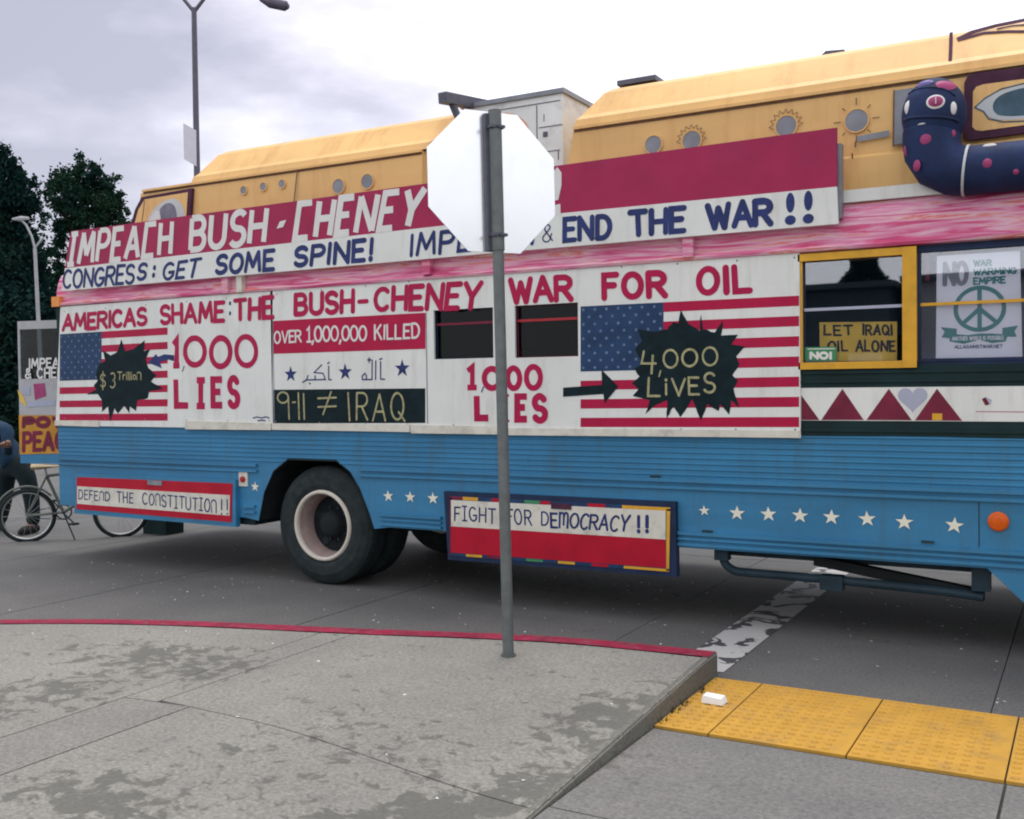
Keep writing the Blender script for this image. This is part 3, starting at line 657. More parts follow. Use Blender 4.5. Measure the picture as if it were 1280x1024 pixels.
strokes([[(1220, 514.5), (1280, 515)]], .004, yS, 'pink', ps, name='pinstripe')

# ribbed blue skirt with wheel-arch cut-outs
AR = [(-6.095, .50), (-6.032, .73), (-5.927, .913), (-5.766, 1.019), (-5.266, 1.018), (-5.126, .929), (-5.036, .799), (-4.948, .612), (-4.905, .50)]
FA = [(.12, .28), (.18, .6), (.30, .86), (.48, 1.0), (.92, 1.0), (1.10, .86), (1.22, .6), (1.28, .28)]
def bottom(x):
    if AR[0][0] <= x <= AR[-1][0]: return float(np.interp(x, [p[0] for p in AR], [p[1] for p in AR]))
    if FA[0][0] <= x <= FA[-1][0]: return float(np.interp(x, [p[0] for p in FA], [p[1] for p in FA]))
    if -.53 <= x <= .12: return float(np.interp(x, [-.53, -.32, .12], [.52, .32, .28]))
    if x > 1.28: return .28
    return .52
prof = []
z = .98
while z < 1.262:
    prof += [(z, 0), (z + .014, 0), (z + .019, -.006), (z + .026, -.006), (z + .031, 0)]; z += .0375
prof = [(.28, 0), (.32, 0), (.50, 0), (.515, 0), (.70, 0), (.88, 0), (.90, 0)] + prof + [(1.275, 0)]
xs = sorted(set([XR] + list(np.arange(-8.5, XF, .25)) + [p[0] for p in AR] + [p[0] for p in FA] + [-.53, -.32, .12, XF] + list(np.linspace(AR[0][0], AR[-1][0], 24)) + list(np.linspace(FA[0][0], FA[-1][0], 16))))
V = []; Fc = []; n = len(prof)
for x in xs:
    bt = bottom(x)
    for (zz, yo) in prof:
        wv = .0025 * math.sin(x * 5.1) * math.sin(zz * 9)
        V.append((x, Y0 + (yo if zz > bt + .001 else 0) + wv, max(zz, bt)))
for i in range(len(xs) - 1):
    for j in range(n - 1):
        q = [i * n + j, (i + 1) * n + j, (i + 1) * n + j + 1, i * n + j + 1]
        u = []
        for k in q:
            if not any((Vector(V[k]) - Vector(V[w_])).length < 1e-5 for w_ in u): u.append(k)
        if len(u) >= 3: Fc.append(u)
mk('side_skirt', V, Fc, 'blue', bus)
# rub rails
def rail(x0, x1, zc_, h=.022, d=.022, nm='rub_rail'):
    MB().prism([(x0, zc_ - h / 2), (x1, zc_ - h / 2), (x1, zc_ + h / 2), (x0, zc_ + h / 2)], Y0 - d, Y0 + .004).mk(nm, 'blue', bus)
for (a, b) in ((XR, -6.10), (-5.03, XF)):
    rail(a, b, .966, .024, .026); rail(a, b, .918, .02, .022); 
rail(-6.25, -6.13, .62, .024, .022); rail(-6.25, -6.13, .57, .02, .02)
for (a, b) in ((-4.84, -4.27), (-2.40, .05)):
    rail(a, b, .618, .022, .024); rail(a, b, .582, .016, .02); rail(a, b, .545, .02, .022)
mb = MB()
for (x, z_) in [(-4.98, .918), (-2.56, .985), (-2.2, .64), (-.85, .655)]: mb.box(x - .035, x + .035, Y0 - .012, Y0, z_ - .008, z_ + .006)
mb.mk('scuff_mark', 'undermetal', bus)
MB().box(-.575, -.57, Y0 - .003, Y0 + .0, .64, .90).mk('panel_seam', 'undermetal', bus)
# painted stars
for (px, py, r) in [(319.2, 608.5, 6.5), (485.6, 620.2, 7.5), (513, 621.5, 7.5), (541.5, 623, 8), (880.6, 638.4, 6.9), (921.5, 641.5, 9.6), (960.7, 642.8, 9.8), (1000.2, 644.6, 9.8), (1039.4, 646.6, 10), (1084, 648.7, 10.2), (1130.5, 652.8, 10.4), (1193, 656.8, 10.6)]:
    c = pz(px, py); c2 = pz(px, py - r); flat('painted_star', starpts(c, c2[1] - c[1], rot=90 + random.uniform(-6, 6), inner=.4, sx=1.08), Y0 - .004, 'star', bus)
c = pz(1248, 651.8); MB().lathe((c[0], Y0 + .0, c[1]), (0, -1, 0), [(.056, 0), (.056, .012), (.046, .02), (.02, .026), (.0005, .027)], 24).mk('side_reflector', 'lampor', bus, smooth=False)
c = pz(305, 599); MB().box(c[0] - .048, c[0] + .048, Y0 - .012, Y0, c[1] - .06, c[1] + .06).mk('marker_light', 'trim', bus)
ml = [o for o in COL.objects if o.name.startswith('marker_light')][0]
MB().lathe((c[0], Y0 - .012, c[1]), (0, -1, 0), [(.026, 0), (.026, .012), (.0005, .016)], 18).mk('lens', 'lampred', ml)
# yellow window frame and glass
def winframe(name, x0, x1, z0, z1, t, m, y=Y0 - .02, d=.03):
    mb = MB(); mb.box(x0, x1, y, y + d, z0, z0 + t); mb.box(x0, x1, y, y + d, z1 - t, z1); mb.box(x0, x0 + t, y, y + d, z0 + t, z1 - t); mb.box(x1 - t, x1, y, y + d, z0 + t, z1 - t)
    return mb.mk(name, m, bus)
for i, (a, b, c_, d_) in enumerate(holes):
    if i == 5:
        mb = MB(); mb.box(-1.60, -.905, Y0 - .022, Y0 + .006, 2.355, 2.40); mb.box(-1.60, -.905, Y0 - .022, Y0 + .006, 1.685, 1.728); mb.box(-.985, -.905, Y0 - .03, Y0 + .006, 1.6855, 2.3995); mb.box(-1.60, -1.575, Y0 - .012, Y0 + .006, 1.728, 2.355)
        w = mb.mk('window', 'yelframe', bus, label='window with bright yellow frame')
    else:
        w = winframe('window', a - .012, b + .012, c_ - .012, d_ + .012, .018, 'darknavy' if i != 4 else 'maroon', y=Y0 + .0 if i > 4 else Y0 + .02)
    MB().box(a, b, Y0 + .028, Y0 + .030, c_, d_).mk('pane', 'glass' if i > 4 else 'glassdark', w)
    zb = 2.055 if i > 4 else 2.07
    MB().box(a, b, Y0 + .010, Y0 + .026, zb - .008, zb + .010).mk('sash_bar', 'heart' if i == 5 else ('yelframe' if i > 4 else ('maroon' if i == 3 else 'lampred')), w)
# interior: floor, far wall with curtained windows, ceiling (all dark)
MB().box(XR + .03, XF - .03, Y0 + .06, YF - .05, 1.03, 1.07).mk('floor', 'dark', bus)
MB().box(XR, XF, YF - .05, YF, .52, 2.60).mk('far_side', 'blue', bus)
MB().box(XF - .05, XF, Y0 + .05, YF - .05, .45, 2.60).mk('front_wall', 'blue', bus)
mb = MB(); mb.box(XR, XR + .04, Y0 + .05, Y0 + .45, .52, 2.55); mb.box(XR, XR + .04, Y0 + 1.45, YF - .05, .52, 2.55); mb.box(XR, XR + .04, Y0 + .45, Y0 + 1.45, .52, .74); mb.box(XR, XR + .04, Y0 + .45, Y0 + 1.45, 2.30, 2.55); mb.mk('rear_wall', 'blue', bus)
for x in (-7.6, -6.7, -5.2, -4.05, -3.3, -1.2, -.4, .6):
    mb = MB(); mb.box(x, x + .12, Y0 + .35, Y0 + 1.1, 1.15, 1.9); mb.box(x + .12, x + .5, Y0 + .35, Y0 + 1.1, 1.25, 1.4); mb.box(x + .1, x + .16, Y0 + .4, Y0 + .46, .97, 1.2); mb.mk('seat', 'undermetal', bus)
# pink streaked cornice: curved profile from 2.40 to 2.69, roof beyond
pr = [(0.0, 2.405), (-.035, 2.412), (-.042, 2.43), (-.005, 2.45), (.0, 2.55), (.012, 2.61), (.03, 2.66), (.05, 2.695), (.06, 2.70)]
V = []; xsn = [XR + .02, XF]
for x in xsn: V += [(x, Y0 + a, b) for a, b in pr]
n = len(pr); Fc = [[j, n + j, n + j + 1, j + 1] for j in range(n - 1)] + [list(range(n - 1, -1, -1))]
mk('cornice', V, Fc, 'streak', bus)
MB().box(XR, XR + .02 + .09, Y0 - .045, Y0 + .05, 2.405, 2.50).mk('cornice_end', 'orange', bus)
rp = [(.06, 2.695), (.14, 2.76), (.30, 2.84), (.6, 2.91), (1.22, 2.95), (1.84, 2.91), (2.14, 2.84), (2.30, 2.76), (2.43, 2.60)]
V = []
for x in (XR, XF): V += [(x, Y0 + a, b) for a, b in rp]
n = len(rp); mk('roof', V, [[j, n + j, n + j + 1, j + 1] for j in range(n - 1)] + [list(range(n - 1, -1, -1)), list(range(n, 2 * n))], 'trim', bus, smooth=False)
MB().box(-1.40, XF, Y0 + .02, Y0 + .10, 2.70, 2.775).mk('white_gutter', 'white', bus)
# underbody
mb = MB(); mb.box(XR + .1, XF - .1, Y0 + .5, Y0 + .62, .50, .70); mb.box(XR + .1, XF - .1, Y0 + 1.8, Y0 + 1.92, .50, .70)
for x in np.arange(-8.2, 3.2, 1.1): mb.box(x, x + .06, Y0 + (.05 if not (-6.2 < x < -4.8) else .8), YF - (.06 if not (-6.2 < x < -4.8) else .8), .66, .74)
mb.mk('chassis_frame', 'dark', bus)
mb = MB(); mb.box(XR, XF, Y0 + .80, YF - .80, .74, .80)
for q in ((XR, -6.12), (-4.88, .08), (1.3, XF)): mb.box(q[0], q[1], Y0 + .02, Y0 + .799, .74, .80); mb.box(q[0], q[1], YF - .799, YF - .06, .74, .80)
mb.mk('underfloor', 'dark', bus)
MB().box(-4.9, -3.9, Y0 + 1.3, Y0 + 2.1, .30, .60).mk('fuel_tank', 'dark', bus)
mb = MB(); mb.tube([(-5.47, Y0 + .3, .49), (-5.47, YF - .3, .49)], .07); mb.ell((-5.47, Y0 + 1.22, .49), (.2, .2, .2)); mb.tube([(.7, Y0 + .2, .49), (.7, YF - .2, .49)], .06); mb.mk('axle', 'dark', bus)
mb = MB(); mb.box(-8.4, -6.2, Y0 + .06, Y0 + .5, .45, .52); mb.mk('tail_skirt', 'undermetal', bus)
MB().prism([(AR[k][0], AR[k][1]) for k in range(len(AR) - 1, -1, -1)], Y0 + .75, Y0 + .78).mk('wheel_well', 'dark', bus)
mb = MB()
for k in range(len(AR) - 1):
    (xa, za), (xb, zb) = AR[k], AR[k + 1]
    mb.add([(xa, Y0 - .004, za), (xb, Y0 - .004, zb), (xb, Y0 + .75, zb), (xa, Y0 + .75, za), (xa, Y0 - .004, za + .012), (xb, Y0 - .004, zb + .012)], [(0, 1, 2, 3), (0, 4, 5, 1)])
mb.mk('arch_lining', 'dark', bus)
# side bar under the skirt, brackets, beam
a = onY(905, 690, Y0 - .02); yb = Y0 + .12
mb = MB(); c1 = pz(904, 700, yb); pts = [(c1[0], yb, .53), (c1[0], yb, .47)]
for k in range(7):
    t = rad(180 + 90 * k / 6); pts.append((c1[0] + .12 + .12 * math.cos(t), yb, .455 + .09 * math.sin(t)))
pts += [(-1.4, yb, .362), (-.75, yb, .345), (-.56, yb, .33)]
mb.tube(pts, .028, 10); mb.mk('side_bar', 'undermetal', bus)
for q in ((c1[0] - .045, c1[0] + .045, yb - .05, yb + .03, .44, .54), (-.62, -.52, yb - .05, yb + .05, .37, .53), (-1.5, -1.36, yb - .04, yb + .05, .30, .39)): MB().box(*q).mk('bar_bracket', 'undermetal', bus)
MB().add([(-1.55, yb + .02, .44), (-.56, yb + .02, .30), (-.56, yb + .10, .30), (-1.55, yb + .10, .44), (-1.55, yb + .02, .50), (-.56, yb + .02, .36), (-.56, yb + .10, .36), (-1.55, yb + .10, .50)],
         [(0, 3, 2, 1), (4, 5, 6, 7), (0, 1, 5, 4), (1, 2, 6, 5), (2, 3, 7, 6), (3, 0, 4, 7)]).mk('support_beam', 'dark', bus)
MB().box(-2.2, XF - .6, Y0 + .25, Y0 + .33, .45, .56).mk('added_sill', 'undermetal', bus)  # sill added under the bus to block light from the far side
# wheels: dished outer dual + inner dual
def wheel(cx, cy, cz, R, dual=True, front=False):
    w = thing('wheel_tmp', 'x', 'x', (cx, cy, cz)); COL.objects.unlink(w); bpy.data.objects.remove(w)
    ty = MB(); Wd = .26
    def tyre(y):
        r = R
        ty.lathe((cx, y, cz), (0, 1, 0), [(.285, .01), (.33, -.012), (.40, -.012), (r - .035, .012), (r - .008, .035), (r, .06), (r, Wd - .06), (r - .03, Wd - .01), (.36, Wd + .012), (.285, Wd)], 48)
        for k in range(48):
            a = 2 * PI * k / 48
            for s_ in (-1, 1):
                yy = y + (.085 if s_ < 0 else Wd - .085)
                ca, sa = math.cos(a), math.sin(a); ca2, sa2 = math.cos(a + .07), math.sin(a + .07)
                ty.add([(cx + ca * (r - .002), yy - .022, cz + sa * (r - .002)), (cx + ca2 * (r - .002), yy - .022, cz + sa2 * (r - .002)), (cx + ca2 * (r + .002), yy - .012, cz + sa2 * (r + .002)), (cx + ca * (r + .002), yy - .012, cz + sa * (r + .002)),
                        (cx + ca2 * (r + .002), yy + .022, cz + sa2 * (r + .002)), (cx + ca * (r + .002), yy + .022, cz + sa * (r + .002))], [(0, 1, 2, 3), (3, 2, 4, 5)])
    tyre(cy)
    o = ty.mk('wheel', 'rubber', bus, smooth=False)
    if dual:
        ty = MB(); tyre(cy + .33); ty.mk('wheel', 'rubber', bus)
    MB().lathe((cx, cy, cz), (0, 1, 0), [(.262, .03), (.258, -.004), (.270, -.016), (.286, -.012), (.292, .012)], 48).mk('rim_flange', 'rim', o, smooth=True)
    dp = .19 if not front else .05
    MB().lathe((cx, cy, cz), (0, 1, 0), [(.262, .028), (.25, .06), (.236, .09), (.232, dp)], 48).mk('rim_barrel', 'rimin', o, smooth=True)
    mb = MB(); mb.lathe((cx, cy, cz), (0, 1, 0), [(.234, dp - .02), (.22, dp), (.15, dp - .01), (.12, dp - .03), (.11, dp - .06), (.10, dp - .10), (.07, dp - .12), (.0005, dp - .12)], 36)
    mb.mk('wheel_disc', 'dark', o, smooth=True)
    for k in range(5):
        a = 2 * PI * k / 5 + .3; MB().lathe((cx + .185 * math.cos(a), cy + dp - .008, cz + .185 * math.sin(a)), (0, 1, 0), [(.036, -.002), (.036, -.006), (.0005, -.0061)], 14).mk('hand_hole', 'rubber', o)
    for k in range(10):
        a = 2 * PI * k / 10; MB().lathe((cx + .135 * math.cos(a), cy + dp - .02, cz + .135 * math.sin(a)), (0, -1, 0), [(.012, -.01), (.012, .022), (.0005, .024)], 6).mk('wheel_nut', 'undermetal', o)
    return o
wheel(-5.47, Y0 + .06, .487, .487)
wheel(-5.47, YF - .62, .487, .487)
wheel(.70, Y0 + .05, .487, .487, dual=False, front=True)
# rear: open emergency door swung outwards (its outer face turned to the street)
hg = Vector((XR - .01, 7.03, 0)); fr = Vector((-9.60, 6.84, 0)); du = (fr - hg).normalized(); dn = Vector((du.y, -du.x, 0))
if dn.y > 0: dn = -dn
def dpt(s, z_, o=0): p = hg + du * s + dn * o; return (p.x, p.y, z_)
def dbox(mb, s0, s1, z0, z1, o0, o1):
    V = [dpt(s0, z0, o0), dpt(s1, z0, o0), dpt(s1, z1, o0), dpt(s0, z1, o0), dpt(s0, z0, o1), dpt(s1, z0, o1), dpt(s1, z1, o1), dpt(s0, z1, o1)]
    return mb.add(V, [(0, 1, 2, 3), (7, 6, 5, 4), (0, 4, 5, 1), (1, 5, 6, 2), (2, 6, 7, 3), (3, 7, 4, 0)])
Wd_ = (fr - hg).length
def pix_on_door(px, py):
    d = Vector(ray(px, py)); t = (hg.dot(dn)) / d.dot(dn); p = d * t; return ((p - hg).dot(du), HC + p.z)
zt = pix_on_door(19, 402)[1]; zb = pix_on_door(19, 579)[1]; wt = pix_on_door(25, 412)[1]; wb = pix_on_door(25, 474)[1]; wl = pix_on_door(25, 440)[0]
bl_ = pix_on_door(19, 530)[1]
mb = MB(); dbox(mb, 0, Wd_, bl_, wb, 0, -.04); dbox(mb, 0, Wd_, wt, zt, 0, -.04); dbox(mb, 0, .10, wb, wt, 0, -.04); dbox(mb, wl, Wd_, wb, wt, 0, -.04)
rd = mb.mk('rear_door', 'doorwhite', bus, label='rear door swung open')
mb = MB(); dbox(mb, 0, Wd_, zb, bl_, 0, -.04); mb.mk('lower_panel', 'blue', rd)
mb = MB(); dbox(mb, .10, wl, wb, wt, -.015, -.02); mb.mk('pane', 'glassdark', rd)
def dflat(name, pts, m, o, parent=rd):   # pts in pixels on the door plane
    q = [pix_on_door(*p) for p in pts]; mk(name, [dpt(s, z_, o) for s, z_ in q], [list(range(len(q)))], m, parent)
dflat('peace_poster', [(24, 519), (71, 519), (75, 567), (25, 568)], 'placard', .006)
def dstroke(name, txt, tl, tr, br, bl, w, m, o, gap=.25):
    qd = Quad(*[(-pix_on_door(*p)[0], pix_on_door(*p)[1]) for p in (tl, tr, br, bl)])
    tmp = text(txt, qd, w, 0, m, None, gap=gap); me = tmp.data; off = Vector(tmp.location)
    V = [dpt(-(v.co.x + off.x), v.co.z + off.z, o - (v.co.y + off.y)) for v in me.vertices]; Fc = [list(p.vertices) for p in me.polygons]
    bpy.data.objects.remove(tmp); mk(name, V, Fc, m, rd)
# outer words carry on behind the bus corner, as the real ones do
dstroke('lettering', 'IMPEACH', (36, 448), (92, 446), (92, 460), (36, 461), .02, 'bannerwhite', .004)
dstroke('lettering', '& CHENEY', (31, 460), (98, 458), (98, 473), (31, 474), .02, 'bannerwhite', .004)
dstroke('lettering', 'POWER', (28, 521), (124, 518), (124, 534), (28, 536), .045, 'maroon', .009)
dstroke('lettering', 'PEACE', (28, 539), (96, 537), (96, 563), (28, 566), .045, 'maroon', .009)
dflat('lily_decal', [(22, 487), (30, 497), (34, 509), (26, 502)], 'cardyel', .004); dflat('face_decal', [(30, 482), (38, 483), (38, 494), (29, 493)], 'heart', .004)
dflat('rose_decal', [(42, 480), (56, 479), (58, 495), (44, 500)], 'pink', .004); dflat('leaf_decal', [(34, 502), (70, 500), (70, 507), (34, 509)], 'heart', .004)
MB().box(XR - .16, XR - .02, Y0 + .15, YF - .15, .50, .68).mk('rear_bumper', 'undermetal', bus)
for y in (Y0 + .2, YF - .3): MB().box(XR - .03, XR - .001, y, y + .1, 1.3, 1.45).mk('tail_light', 'lampred', bus)

# ---- the two van bodies on the roof
Yv = Y0 + .20; Yc = Y0 + 1.22
def van(name_label, xr_prof, xf_prof, ht_r, ht_f):
    """xr_prof/xf_prof: function z -> x of the left/right end of the lower body; ht_*: ends of the raised roof (bottom x, top x)."""
    sec = [(0.03, 2.70), (.0, 2.78), (-.012, 3.00), (.014, 3.02), (.010, 3.10), (0.0, 3.42)]
    top = [(.02, 3.43), (.10, 3.47), (.35, 3.52), (Yc - Yv, 3.54)]
    half = sec + top; full = half + [(2 * (Yc - Yv) - a, b) for a, b in half[-2::-1]]
    V = []; n = len(full)
    for f in (xr_prof, xf_prof):
        for a, b in full: V.append((f(b), Yv + a, b))
    Fc = [[j, n + j, n + j + 1, j + 1] for j in range(n - 1)]
    Fc += [list(range(n - 1, -1, -1)), list(range(n, 2 * n))]
    v = mk('van_body', V, Fc, 'yellow', bus, label=name_label)
    # rain gutter
    MB().add([(xr_prof(3.44), Yv - .022, 3.425), (xf_prof(3.44), Yv - .022, 3.425), (xf_prof(3.44), Yv + .02, 3.425), (xr_prof(3.44), Yv + .02, 3.425), (xr_prof(3.44), Yv - .022, 3.445), (xf_prof(3.44), Yv - .022, 3.445), (xf_prof(3.44), Yv + .02, 3.445), (xr_prof(3.44), Yv + .02, 3.445)],
             [(0, 3, 2, 1), (4, 5, 6, 7), (0, 1, 5, 4), (1, 2, 6, 5), (2, 3, 7, 6), (3, 0, 4, 7)]).mk('gutter', 'yellow', v)
    MB().add([(xr_prof(3.44), Yv - .004, 3.408), (xf_prof(3.44), Yv - .004, 3.408), (xf_prof(3.44), Yv - .004, 3.4245), (xr_prof(3.44), Yv - .004, 3.4245)], [(0, 1, 2, 3)]).mk('gutter_seam', 'brownline', v)
    hs = [(.0, 3.446, 0), (.015, 3.50, .1), (.06, 3.535, .2), (.20, 3.715, .85), (.30, 3.765, .97), (.55, 3.80, 1), (Yc - Yv, 3.82, 1)]
    hs = hs + [(2 * (Yc - Yv) - a, b, c) for a, b, c in hs[-2::-1]]
    V = []; n = len(hs)
    for (xb, xt) in (ht_r, ht_f):
        for a, b, c in hs: V.append((xb + (xt - xb) * c, Yv + a, b))
    Fc = [[j, n + j, n + j + 1, j + 1] for j in range(n - 1)] + [list(range(n - 1, -1, -1)), list(range(n, 2 * n))]
    h = mk('raised_roof', V, Fc, 'yellow', v)
    return v, h
xl = lambda z_: float(np.interp(z_, [2.70, 3.18, 3.42, 3.54], [-7.80, -7.75, -7.66, -7.45]))
v1, h1 = van('ochre van shell facing the rear with small round portholes', xl, lambda z_: -4.56 if z_ < 3.40 else -4.54, (-7.02, -6.86), (-4.50, -4.26))
v2, h2 = van('ochre van shell facing the front with large portholes', lambda z_: float(np.interp(z_, [2.70, 3.42, 3.54], [-3.40, -3.24, -3.2])), lambda z_: 2.2, (-3.24, -3.06), (1.8, 1.6))
yv = Yv - .014
def pole_disc(px, py, r, parent, m='grey'):
    c = pz(px, py, Yv); c2 = pz(px, py - r, Yv); rr = c2[1] - c[1]
    o = MB().lathe((c[0], Yv + .01, c[1]), (0, -1, 0), [(rr + .007, 0), (rr + .007, .019), (rr, .019), (rr, .012)], 28).mk('porthole', 'yellow', parent)
    return c, rr, o
def porthole(px, py, r, van_, rays=None):
    c, rr, o = pole_disc(px, py, r, van_)
    # glazing disc is joined by material slot so it stays a sub-part of the van
    me = o.data; me.materials.append(M['grey'])
    bm = bmesh.new(); bm.from_mesh(me); off = root_of(o.parent)
    vs = [bm.verts.new(Vector((a_, Yv - .005, b_)) - off) for a_, b_ in disc(c, rr, rr, 28)]; f = bm.faces.new(ccw_face(vs)); f.material_index = 1
    bm.to_mesh(me); bm.free()
    if rays == 'zig':
        pts = []
        for k in range(19):
            a = rad(-10 + 200 * k / 18); q = rr * (1.62 if k % 2 else 1.22); pts.append((c[0] + q * math.cos(a), c[1] + q * math.sin(a)))
        strokes([pts], .0045, yv, 'brownline', van_, name='drawn_sun', pix=False)
    if rays == 'ray':
        st = []
        for k in range(8):
            a = rad(45 * k); q1, q2 = rr * 1.4, rr * (1.95 if k % 2 == 0 else 1.7); st.append([(c[0] + q1 * math.cos(a), c[1] + q1 * math.sin(a)), (c[0] + q2 * math.cos(a), c[1] + q2 * math.sin(a))])
        strokes(st, .007, yv, 'brownline', van_, name='drawn_sun', pix=False)
def ccw_face(vs): return vs
for (px, py, r) in ((305, 238, 5), (329.5, 233.5, 5), (353, 230, 5.2), (423.5, 233, 9), (459.5, 227, 9)): porthole(px, py, r, v1)
porthole(817, 181, 11, v2); porthole(865, 176, 12, v2, 'zig'); porthole(983, 158, 13, v2, 'zig'); porthole(1071, 151, 14, v2, 'ray')
# door joint and slot
strokes([[(373, 213), (369, 252)]], .012, yv, 'brownline', v1, name='door_joint', Y=Yv)
flat('handle_slot', poly([(1072, 171), (1112, 163.5), (1112, 171), (1072, 178)], Yv), yv, 'grey', v2)
flat('vent_recess', poly([(1118, 114), (1160, 108), (1160, 180), (1117, 183)], Yv), yv, 'grey', v2)
for q in ([(1118, 114), (1117, 183), (1128, 181)], [(1070, 178), (1070, 184)], [(1066, 198), (1066, 193)]): strokes([q], .010, yv - .001, 'brownline', v2, name='trim_line', Y=Yv)
# raised-roof joint + drawn lines at the front of the right van
def onroof(px, py):
    # hit the sloping facet of the raised roof between (Yv+.06,3.535) and (Yv+.20,3.715)
    d = Vector(ray(px, py)); p0 = Vector((0, Yv + .06, 3.535 - HC)); nrm = Vector((0, -(3.715 - 3.535), .14)).normalized(); t = p0.dot(nrm) / d.dot(nrm); p = d * t; return Vector((p.x, p.y, p.z + HC)) + Vector((0, nrm.y, nrm.z)) * .004
for st, w in (([(1189, 41), (1188.5, 60), (1187.5, 84)], .010), ([(1197, 50), (1215, 41), (1245, 33), (1290, 24)], .018), ([(1197, 51), (1230, 42), (1260, 40), (1290, 40)], .012), ([(1246, 37), (1265, 33), (1290, 31)], .008)):
    V = []; P3 = [onroof(*p) for p in st]; up = Vector((0, .14, .18)).normalized()
    for i, p in enumerate(P3):
        t = (P3[min(i + 1, len(P3) - 1)] - P3[max(0, i - 1)]).normalized(); nr = Vector((0, -.79, .61)); s_ = nr.cross(t).normalized() * w; V += [p - s_, p + s_]
    mk('drawn_line', V, [[2 * i, 2 * i + 2, 2 * i + 3, 2 * i + 1] for i in range(len(P3) - 1)], 'purpleline', h2)
# painted eye windows
def eye2():
    fr = poly([(1204, 172), (1206, 105), (1210, 97), (1218, 93), (1330, 80), (1330, 161), (1216, 176), (1208, 176)], Yv)
    o = board('eye_window', fr, Yv - .028, .03, 'purpleline', v2)
    inn = poly([(1216, 160), (1217, 116), (1221, 110), (1230, 107), (1322, 95), (1322, 152), (1228, 165), (1220, 164)], Yv)
    flat('eye_panel', inn, Yv - .030, 'yellow', v2)
    wht = poly(chaikin([(1219, 136), (1232, 125), (1252, 114), (1285, 106), (1315, 108), (1325, 125), (1315, 145), (1285, 150), (1250, 152), (1236, 148), (1231, 140)]), Yv)
    flat('eye_white', wht, Yv - .0315, 'eyewhite', v2)
    ir = poly(chaikin([(1241, 133), (1246, 124), (1258, 117), (1285, 110), (1308, 112), (1313, 128), (1305, 142), (1285, 146), (1252, 147), (1243, 142)]), Yv)
    flat('eye_iris', ir, Yv - .033, 'eyedark', v2)
    strokes([[(1219, 136), (1232, 124.5), (1252, 113), (1285, 105), (1325, 103)], [(1219, 136), (1230, 141), (1236, 150), (1255, 154), (1300, 152)]], .008, Yv - .0325, 'eyedark', v2, name='eye_outline', Y=Yv)
eye2()
def eye1():
    fr = poly([(161, 300), (172, 262), (180, 247), (243, 236), (238, 300)], Yv); board('eye_window', fr, Yv - .028, .03, 'purpleline', v1)
    inn = poly([(166, 300), (176, 263), (184, 250), (238, 241), (234, 300)], Yv); flat('eye_panel', inn, Yv - .030, 'yellow', v1)
    wht = poly(chaikin([(186, 278), (195, 262), (207, 252), (220, 248), (229, 253), (235, 268), (233, 285), (188, 290)]), Yv); flat('eye_white', wht, Yv - .0315, 'eyewhite', v1)
    ir = poly(chaikin([(199, 280), (202, 263), (210, 255), (218, 254), (224, 262), (225, 280)]), Yv); flat('eye_iris', ir, Yv - .033, 'eyegrey', v1)
    flat('eye_gleam', poly([(190, 275), (198, 264), (203, 264), (205, 278), (200, 285), (190, 285)], Yv), Yv - .034, 'bannerwhite', v1)
    strokes([[(184, 252), (180, 285)]], .010, Yv - .032, 'brownline', v1, name='eye_outline', Y=Yv)
eye1()
# roof clutter
MB().box(-3.05, -2.75, Yv + .35, Yv + .9, 3.80, 3.835).mk('roof_rack_plate', 'galvdark', bus)
MB().prism([(-1.62, 3.77), (-1.48, 3.78), (-1.44, 3.81), (-1.56, 3.82)], Yv + .4, Yv + .6).mk('roof_vent', 'galvdark', bus)
# pale metal cabinet between the vans
YB = 7.045
cb = MB().box(-4.34, -3.47, YB, YB + .62, 2.9, 3.795).mk('roof_cabinet', 'palegrey', bus)
MB().box(-4.36, -3.45, YB - .02, YB + .64, 3.7955, 3.83).mk('cabinet_lid', 'grey', cb)
def bq(*pts): return poly(pts, YB)
mb = MB()
def bl(a, b, w=.006):
    (x0, z0), (x1, z1) = pz(*a, YB), pz(*b, YB)
    if abs(x1 - x0) > abs(z1 - z0): mb.box(min(x0, x1), max(x0, x1), YB - .004, YB + .001, z0 - w / 2, z0 + w / 2)
    else: mb.box(x0 - w / 2, x0 + w / 2, YB - .0045, YB + .001, min(z0, z1), max(z0, z1))
bl((671, 132), (671, 200)); bl((674, 160), (703, 154)); bl((610, 140), (700, 124.5)); bl((682, 190), (700, 188)); bl((698, 189), (697, 200)); bl((680, 143), (680, 152), .004)
mb.mk('cabinet_seam', 'boxline', cb)
c = pz(682, 168, YB); MB().box(c[0] - .018, c[0] + .018, YB - .008, YB + .001, c[1] - .018, c[1] + .018).mk('cabinet_latch', 'boxline', cb)
c = pz(629, 184, YB); flat('orange_disc', disc(c, .255, .26, 40), YB - .003, 'orange', cb)
# beam sticking out towards the street from the cabinet top
A = onY(553, 123, 6.70); Bp = Vector((-4.22, YB + .45, 3.87))
mb = MB(); dd = (Bp - A).normalized(); sx = Vector((1, 0, 0)); sx = (sx - dd * sx.dot(dd)).normalized(); sz = sx.cross(dd)
V = [];
for p in (A, Bp):
    for (i, j) in ((-.04, -.035), (.04, -.035), (.04, .045), (-.04, .045)): V.append(p + sx * i + sz * j)
mb.add(V, [(0, 1, 2, 3), (7, 6, 5, 4), (0, 4, 5, 1), (1, 5, 6, 2), (2, 6, 7, 3), (3, 7, 4, 0)]); mb.mk('awning_beam', 'galvdark', cb)
MB().tube([A + dd * .12 + Vector((0, 0, -.03)), A + dd * .16 + Vector((.02, 0, -.13)), A + dd * .22 + Vector((.05, 0, -.2))], .03, 8).mk('beam_bracket', 'galvdark', cb)

